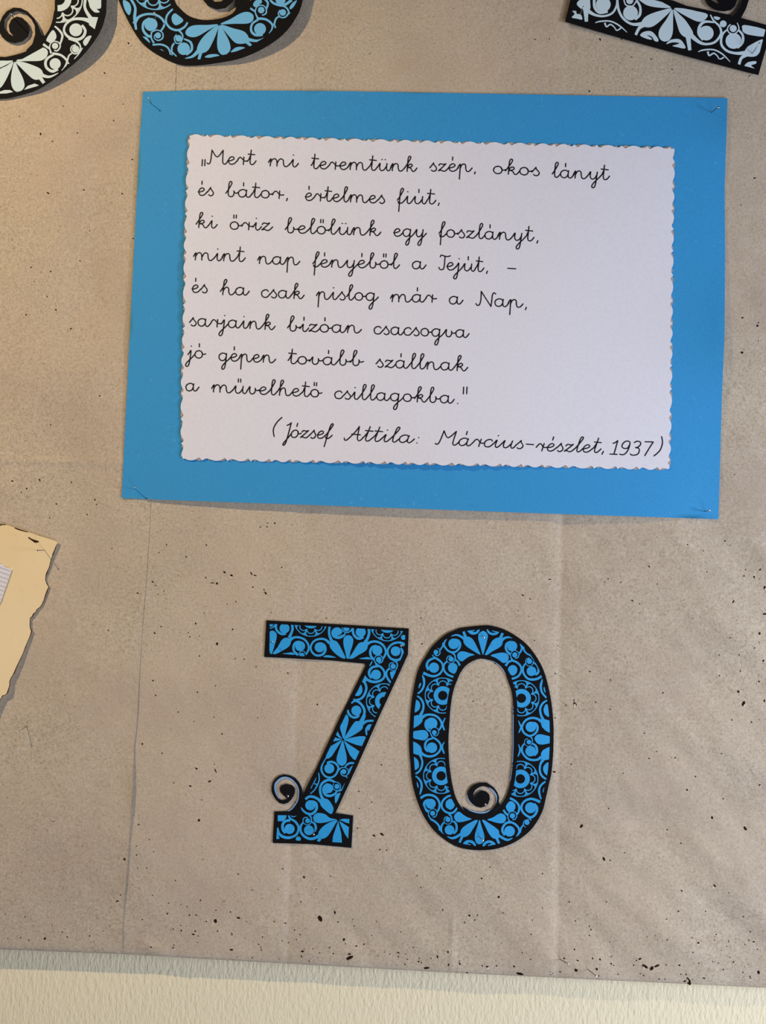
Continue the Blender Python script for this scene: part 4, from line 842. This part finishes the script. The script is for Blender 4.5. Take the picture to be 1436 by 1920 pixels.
nwh = lambda V: 0.0018+0.0050*np.clip((V[:, 0]-50)/130, 0, 1)
big_w = nw.build('patterned_numeral', nwh, 0.0004, M_pale, 'black rounded numeral with pale whitish ornament, cut off by the top left corner', 'numeral', 'patterned cut-out numerals', partlabel='pale whitish folk ornament', rimside=False)

# ---- sky blue numeral, top
nb = Paint(); nb.crop(200, 0, 400/1436.)
nb.L(catmull([(80,0),(160,170),(240,290),(350,370),(480,430),(600,438),(750,420),(900,390),(1050,325),(1180,235),(1265,130),(1318,0),(1350,-300),(1250,-800),(1000,-1200),(650,-1330),(330,-1250),(80,-900),(0,-500),(20,-200)], True, 4), col=1, clip=False)
nb.L(catmull([(405,-400),(430,-150),(455,0),(500,62),(560,110),(650,134),(750,127),(830,100),(870,60),(878,0),(930,0),(935,15),(985,-40),(1000,-400),(850,-850),(640,-950),(480,-800)], True, 3), col=0, clip=False)
nb.L([(870,70),(905,40),(880,-60),(860,-200),(740,-260),(620,-200),(600,-80),(650,0),(680,35),(740,60),(800,50),(850,5),(860,-60),(800,-120),(730,-100),(700,-40),(690,0),(640,-80),(660,-180),(740,-220),(830,-160),(860,-80),(875,0)], col=1, clip=False)
nb.L([(700,-5),(730,12),(770,10),(790,-5),(780,-40),(720,-40)], col=0, clip=False)
nb.L([(868,60),(880,0),(880,-60),(930,-60),(930,0),(928,25),(880,80)], col=1, clip=False)
nb.clip = np.array([(200+x*400/1436., y*400/1436.) for x, y in [(425,-100),(430,40),(465,90),(545,152),(600,164),(757,163),(830,128),(900,88),(965,60),(980,20),(1010,-100),(1340,-100),(1285,10),(1238,90),(1190,158),(1110,222),(970,308),(840,358),(640,400),(520,398),(430,370),(300,300),(195,205),(130,110),(85,-60)]])
nb.P([(750,165),(680,168),(590,170),(545,190),(530,225),(560,248),(610,245),(680,205)])
nb.P([(752,170),(690,210),(640,260),(612,310),(610,345),(640,358),(680,340),(710,290),(740,220)])
nb.S([(630,330,30),(580,378,18),(528,393,5)]); nb.S([(637,340,22),(620,400,18)])
nb.P([(760,168),(745,250),(745,320),(765,362),(800,368),(832,335),(825,280),(795,220)])
nb.P([(768,168),(850,190),(920,210),(950,240),(955,270),(930,292),(870,290),(820,240)])
nb.S([(930,270,26),(972,308,18)]); nb.S([(940,262,24),(1010,275,16),(1068,252,5)])
nb.P([(765,162),(830,130),(900,90),(950,80),(985,100),(985,135),(950,158),(860,160)])
nb.P([(660,385),(690,367),(740,365),(758,378),(710,388)]); nb.P([(835,352),(865,322),(900,315),(930,322),(890,340)])
nb.S([(1020,132,14),(980,160,14),(972,205,16),(1000,235,18),(1050,235,14)]); nb.D(1032,195,40)
nb.S([(1010,125,18),(1070,130,15),(1112,162,14),(1112,195,10),(1092,225,4)])
nb.S([(1125,160,12),(1137,188,10)]); nb.S([(1127,165,12),(1140,125,12),(1168,108,10)])
nb.S([(1015,120,12),(1000,80,8),(1012,45,8),(1045,35,8),(1072,55,8),(1072,90,10),(1045,103,8)]); nb.D(1040,68,22); nb.S([(955,48,14),(1000,78,12)])
nb.P([(985,35),(1000,5),(1035,-5),(1045,15),(1025,32),(1008,50)]); nb.S([(1060,-10,14),(1085,20,14),(1075,60,12)])
nb.D(1170,-2,34); nb.S([(1100,0,14),(1130,25,16),(1190,35,18),(1245,0,18)])
nb.S([(1150,32,14),(1200,45,12),(1225,80,12),(1205,112,10),(1175,118,8),(1155,95,8),(1165,68,8)]); nb.D(1185,84,22)
nb.S([(1200,118,8),(1235,85,6)]); nb.P([(1230,50),(1250,20),(1280,2),(1262,40),(1240,62)])
nb.P([(110,2),(150,18),(165,60),(150,102),(120,60)])
nb.S([(160,-10,16),(192,50,16),(188,120,20),(198,200,14)]); nb.S([(185,160,26),(215,115,18),(270,95,15),(330,100,15),(375,130,15),(387,170,14),(362,212,12)])
nb.S([(290,122,14),(250,150,16),(245,200,16),(275,240,18),(305,245,16)]); nb.D(298,165,44)
nb.K(342,240,40); nb.S([(300,218,8),(340,202,8),(376,222,8),(375,258,10),(345,272,8),(320,255,6),(325,232,5)]); nb.D(345,238,20); nb.S([(302,215,10),(300,255,10),(318,290,12)])
nb.P([(240,248),(270,252),(292,287),(262,275)])
nb.S([(308,302,12),(370,300,12),(415,325,12),(430,372,8)]); nb.P([(340,330),(375,335),(384,354),(355,345)])
nb.S([(448,58,12),(408,100,13),(400,150,13),(430,190,15),(480,203,15),(525,180,14),(545,148,12)])
nb.P([(438,112),(463,90),(514,132),(500,155),(465,170),(442,148)])
nb.S([(485,203,14),(512,240,10),(498,285,8),(468,290,8),(455,258,8),(470,232,8)]); nb.D(484,258,22)
nb.S([(442,372,8),(438,320,12),(455,290,12)]); nb.S([(520,262,10),(565,285,16),(572,335,16),(535,368,16)]); nb.D(518,328,42)
nb.S([(430,338,8),(470,380,8)])
nb.flower(330,-95,160,10)
big_b = nb.build('patterned_numeral', lambda V: 0.0012+0.0045*np.clip((V[:, 0]-380)/180, 0, 1), 0.0006, M_mid, 'black rounded numeral with sky blue ornament, above the blue card corner', 'numeral', 'patterned cut-out numerals', partlabel='sky blue folk ornament', rimside=False)

# ---- bar of the numeral, top right
nr_ = Paint(); nr_.crop(1040, 0, 396/1436.)
nr_.L([(70,145),(108,-10),(148,-135),(600,-30),(640,-20),(800,2),(900,40),(1000,60),(1200,103),(1436,168),(1480,180),(1385,508),(980,402),(570,290),(330,222)], col=1, clip=False)
nr_.L([(300,-90),(420,-600),(1000,-760),(1150,-500),(900,-400),(760,0)], col=1, clip=False)
nr_.L([(1205,108),(1235,85),(1258,45),(1272,0),(1275,-60),(1220,-140),(1120,-150),(1040,-90),(1020,-20),(1045,35),(1095,65),(1150,75),(1200,66),(1225,40),(1240,0),(1235,-60),(1180,-90),(1110,-70),(1095,-20),(1115,15),(1140,25),(1100,22),(1065,0),(1060,-50),(1100,-110),(1180,-120),(1245,-60),(1300,-120),(1325,-40),(1320,0),(1300,60),(1268,120)], col=1, clip=False)
nr_.clip = np.array([(1040+x*396/1436., y*396/1436.) for x, y in [(110,130),(150,-60),(600,-20),(760,22),(830,48),(1000,82),(1200,135),(1434,195),(1365,468),(900,345),(540,245),(200,150)]])
nr_.P([(790,52),(740,20),(690,0),(560,-20),(600,20),(640,40),(710,52)])
nr_.P([(797,60),(720,72),(640,100),(600,130),(590,165),(620,185),(665,180),(720,140)])
nr_.S([(612,165,34),(575,190,22),(550,238,18)]); nr_.S([(610,160,30),(530,165,18),(470,130,16),(435,70,16),(425,-5,14)])
nr_.P([(800,65),(760,130),(712,200),(708,250),(735,280),(775,275),(800,230),(804,150)])
nr_.P([(806,65),(830,160),(850,220),(880,250),(920,258),(940,230),(930,200),(890,140),(850,100)])
nr_.S([(905,240,34),(918,342,22)]); nr_.S([(920,235,34),(980,285,22),(1030,300,16),(1090,285,16),(1130,230,16),(1120,180,14),(1080,140,12),(1058,100,8)])
nr_.P([(812,60),(880,58),(960,75),(1035,95),(1030,125),(990,148),(930,130)])
nr_.S([(1085,152,10),(1020,148,18),(985,180,20),(980,230,20),(1010,270,20)]); nr_.D(1030,225,50)
nr_.D(1145,162,23); nr_.P([(1080,115),(1100,112),(1125,122),(1110,136),(1090,130)])
nr_.S([(1175,200,10),(1140,235,14),(1132,300,16),(1170,345,16),(1230,362,18),(1300,360,30)])
nr_.D(1215,278,54); nr_.S([(1250,205,14),(1278,240,16),(1275,290,18),(1240,325,18)])
nr_.K(1215,195,38); nr_.S([(1240,155,6),(1252,195,8),(1225,228,8),(1185,222,8),(1175,190,8),(1195,165,8)]); nr_.D(1213,194,24)
nr_.P([(1275,200),(1290,170),(1440,205),(1430,247),(1340,240),(1290,225)])
nr_.P([(1418,268),(1340,300),(1300,330),(1290,370),(1320,385),(1370,380),(1400,340)]); nr_.S([(1305,372,26),(1268,395,20),(1252,442,18)])
nr_.P([(1285,457),(1310,425),(1365,416),(1367,433),(1335,445),(1358,466),(1310,460)])
nr_.S([(975,352,5),(1010,340,10),(1080,338,10),(1140,368,10),(1192,420,4)]); nr_.S([(1040,350,14),(1050,378,10),(1080,362,10),(1105,380,8),(1120,402,8),(1150,390,10)])
nr_.P([(758,300),(790,270),(850,268),(885,310),(882,330),(830,320),(800,312),(835,300),(845,292),(800,288)])
nr_.P([(580,240),(610,215),(660,215),(700,260),(702,282),(678,278),(660,250),(625,238),(655,258),(658,270),(620,262)])
nr_.S([(275,155,5),(310,145,10),(380,145,10),(440,175,10),(492,220,4)]); nr_.S([(340,155,12),(352,182,10),(378,166,10),(405,185,8),(422,207,8),(450,190,10)])
nr_.D(515,88,50); nr_.S([(555,0,14),(580,45,16),(578,100,18),(545,132,18)]); nr_.K(510,5,38); nr_.D(510,4,24); nr_.S([(470,0,8),(485,35,9),(530,40,9),(555,5,9)])
nr_.D(330,30,50); nr_.S([(268,-5,18),(272,50,20),(305,85,20),(360,78,18)]); nr_.S([(220,70,30),(270,100,18),(330,110,14),(390,90,14),(420,40,14),(425,-10,14)])
nr_.P([(150,30),(170,0),(230,-20),(242,40),(235,65),(190,65)]); nr_.S([(210,55,36),(215,147,22)])
nr_.P([(115,118),(135,95),(118,75),(145,75),(150,95),(175,95),(187,132),(150,127)])
bar = nr_.build('patterned_numeral', 0.0024, 0.0005, M_pale, 'black numeral foot with pale ornament, tilted, cut off by the top right corner', 'numeral', 'patterned cut-out numerals', partlabel='pale whitish folk ornament', rimside=False)


# ------------------------------------------------------------------ burnt paper
s9 = 200/835.
bp = [(-420,60),(-200,80),(0,100),(20,95),(45,98),(115,122),(215,155),(300,185),(400,215),(440,228),(450,238),(448,252),(438,275),(430,300),(418,330),(410,350),(402,372),(395,400),(390,420),(385,440),(372,470),(365,490),(358,512),(358,530),(362,550),(370,565),(383,585),(372,618),(360,650),(345,690),(330,725),(312,748),(290,765),(280,785),(265,800),(255,818),(240,830),(235,850),(238,865),(235,880),(238,905),(245,920),(250,935),(238,970),(220,1010),(200,1060),(180,1110),(155,1165),(130,1220),(115,1260),(100,1280),(88,1300),(75,1330),(78,1350),(70,1380),(66,1400),(60,1420),(45,1432),(20,1440),(8,1460),(0,1480),(-60,1620),(-420,1560)]
bpx = np.array([(x*s9, 960+y*s9) for x, y in bp])
def burnt_h(P):
    x, y = P[:, 0], P[:, 1]
    return 0.0016+0.0025*np.clip((y-1180)/200, 0, 1)+0.0006*np.exp(-((y-1000)/40.)**2)+0.0*x
burnt = sheet('burnt_paper', bpx, burnt_h, 0.0003, M_yellow, 14, side=M_char)
tag(burnt, 'yellowed paper with singed wavy edges pinned at the left edge of the picture', 'paper')
def strip(pts, widths, hf, name, m, parent, dz=0.0001, side=-1):
    P = np.array(pts, float); d = np.gradient(P, axis=0); d /= np.linalg.norm(d, axis=1)[:, None]; nr = np.stack([d[:, 1], -d[:, 0]], 1)*side
    Q = P+nr*np.array(widths)[:, None]
    A = np.concatenate([P-nr*0.15, Q]); V = at_np(A, hf(A)+dz); n = len(P)
    return link(name, V, [(i, i+1, n+i+1, n+i) for i in range(n-1)], m, parent=parent)
edge = bpx[11:61]
strip(edge, [0.5+0.5*abs(math.sin(i*1.7))+(0.7 if i % 7 in (2, 3) else 0) for i in range(len(edge))], burnt_h, 'charred_edge', M_char, burnt, side=-1)
def flatpoly(pts, name, m, parent, hf, dz=0.0001, smooth=True):
    P = catmull(pts, True, 3) if smooth else np.array(pts, float)
    return link(name, at_np(P, hf(P)+dz), [tuple(range(len(P)))[::-1]], m, parent=parent)
c9 = lambda L: [(x*s9, 960+y*s9) for x, y in L]
flatpoly(c9([(225,195),(240,205),(262,215),(285,222),(305,230),(295,238),(272,240),(255,228),(232,212),(222,205)]), 'burn_mark', M_char, burnt, burnt_h)
flatpoly(c9([(115,121),(160,137),(215,154),(215,159),(160,146),(118,130)]), 'burn_mark', M_char, burnt, burnt_h)
flatpoly(c9([(0,99),(20,94),(45,97),(40,102),(20,101),(0,108)]), 'burn_mark', M_char, burnt, burnt_h)
ruled = sheet('ruled_paper', c9([(-300,340),(0,405),(30,410),(38,428),(50,435),(62,440),(75,438),(90,450),(82,480),(70,510),(60,540),(48,575),(35,610),(22,650),(10,690),(0,705),(-200,1100),(-300,1000)]), lambda P: burnt_h(P)+0.0008, 0.0002, M_ruled, 12)
tag(ruled, 'small torn scrap of white ruled paper lying on the yellowed paper', 'paper')
def quadline(x0, y0, x1, y1, w, name, m, parent, hf, dz=0.00012):
    d = np.array([x1-x0, y1-y0], float); d /= np.linalg.norm(d); n = np.array([-d[1], d[0]])*w/2
    P = np.array([np.array([x0, y0])+n, np.array([x1, y1])+n, np.array([x1, y1])-n, np.array([x0, y0])-n])
    return link(name, at_np(P, hf(P)+dz), [(0, 1, 2, 3)], m, parent=parent)
for k in range(8):
    y = 435+35*k; xe = [80, 74, 64, 50, 42, 30, 18, 8][k]
    quadline(-250*s9, 960+(y-85)*s9, xe*s9, 960+(y+xe*0.34)*s9, 0.55, 'ruled_line', M_line, ruled, lambda P: burnt_h(P)+0.0008)

# ------------------------------------------------------------------ pins
def tube(a, b, r, n=8):
    a = np.array(a); b = np.array(b); d = b-a; d /= np.linalg.norm(d)
    u = np.cross(d, [0, 0, 1.0]); u /= np.linalg.norm(u); v = np.cross(d, u)
    V = [p+r*(u*math.cos(t)+v*math.sin(t)) for p in (a, b) for t in np.arange(n)*2*math.pi/n]
    Fc = [(i, (i+1) % n, n+(i+1) % n, n+i) for i in range(n)]+[tuple(range(n))[::-1], tuple(range(n, 2*n))]
    return V, Fc
def pin(foot, head, h0, h1, label, group=None):
    A = to_w(foot[0], foot[1], h0); B = to_w(head[0], head[1], h1)
    root = bpy.data.objects.new('straight_pin', None); C.objects.link(root); root.location = A
    root.empty_display_size = 0.003
    b = B-A; d = b.normalized()
    V, Fc = tube(-d*0.004, b, 0.00030)
    link('shank', V, Fc, M_steel, parent=root, smooth=True)
    # small domed head
    u = d.orthogonal().normalized(); v = d.cross(u); rr = 0.00072; Vh = []; Fh = []
    rings = [(-0.35, .55), (-.3, .95), (0, 1.0), (.3, .85), (.5, .5)]
    for z, q in rings:
        for i in range(10): t = i*math.pi/5; Vh.append(b+d*(z*rr)+(u*math.cos(t)+v*math.sin(t))*(rr*q))
    for k in range(4):
        for i in range(10): Fh.append((k*10+i, k*10+(i+1) % 10, (k+1)*10+(i+1) % 10, (k+1)*10+i))
    Fh += [tuple(range(10))[::-1], tuple(range(40, 50))]
    link('head', Vh, Fh, M_head, parent=root, smooth=True)
    tag(root, label, 'pin', group)
PG = 'steel pins on the display'
pin((284,195),(279,184),.0013,.008,'steel pin in the top left corner of the blue card',PG)
pin((1333,211.5),(1347,200.5),.0018,.010,'steel pin in the top right corner of the blue card',PG)
pin((253.5,917),(252,913.5),.0015,.009,'steel pin in the bottom left corner of the blue card',PG)
pin((1323,958.5),(1330,956.5),.0025,.008,'steel pin in the bottom right corner of the blue card',PG)
pin((1050,1799),(1066,1807),0.0,.009,'upper steel pin at the bottom edge of the brown paper, by the right crease',PG)
pin((1101,1817),(1118.5,1830.5),0.0,.009,'steel pin lowest on the brown paper, leaning towards its bottom edge',PG)
pin((50,1362),(31,1374),.0006,.009,'steel pin in bare brown paper under the yellowed paper at the left',PG)
pin((81,1031.5),(71,1032),.004,.012,'steel pin in the top right corner of the yellowed paper',PG)
pin((508,1204),(510.5,1202.5),.0010,.0058,'steel pin at the left end of the seven top bar',PG)
pin((749.5,1213),(752,1210.5),.0010,.0062,'steel pin at the right end of the seven top bar',PG)
pin((537.5,1490),(540,1492.5),.0010,.0062,'steel pin in the curl of the seven',PG)
pin((589.4,1554),(588,1564.5),.0010,.0080,'steel pin in the foot of the seven',PG)
pin((905,1192.5),(907,1195),.0010,.0058,'steel pin in the top of the zero',PG)
pin((897,1568),(906,1575.5),.0010,.0080,'steel pin in the bottom of the zero',PG)
pin((908,1506),(909.8,1508.3),.0010,.0062,'steel pin in the curl inside the zero',PG)
pin((292,36),(289,23.5),.0018,.007,'steel pin in the sky blue patterned numeral at the top',PG)
pin((1088,26),(1093,13),.003,.010,'steel pin at the left end of the patterned bar, top right',PG)
pin((1411,99),(1424,81),.003,.010,'steel pin at the right end of the patterned bar, top right',PG)
pin((26,34),(20.3,26.5),.004,.012,'steel pin in the curl of the white patterned numeral',PG)
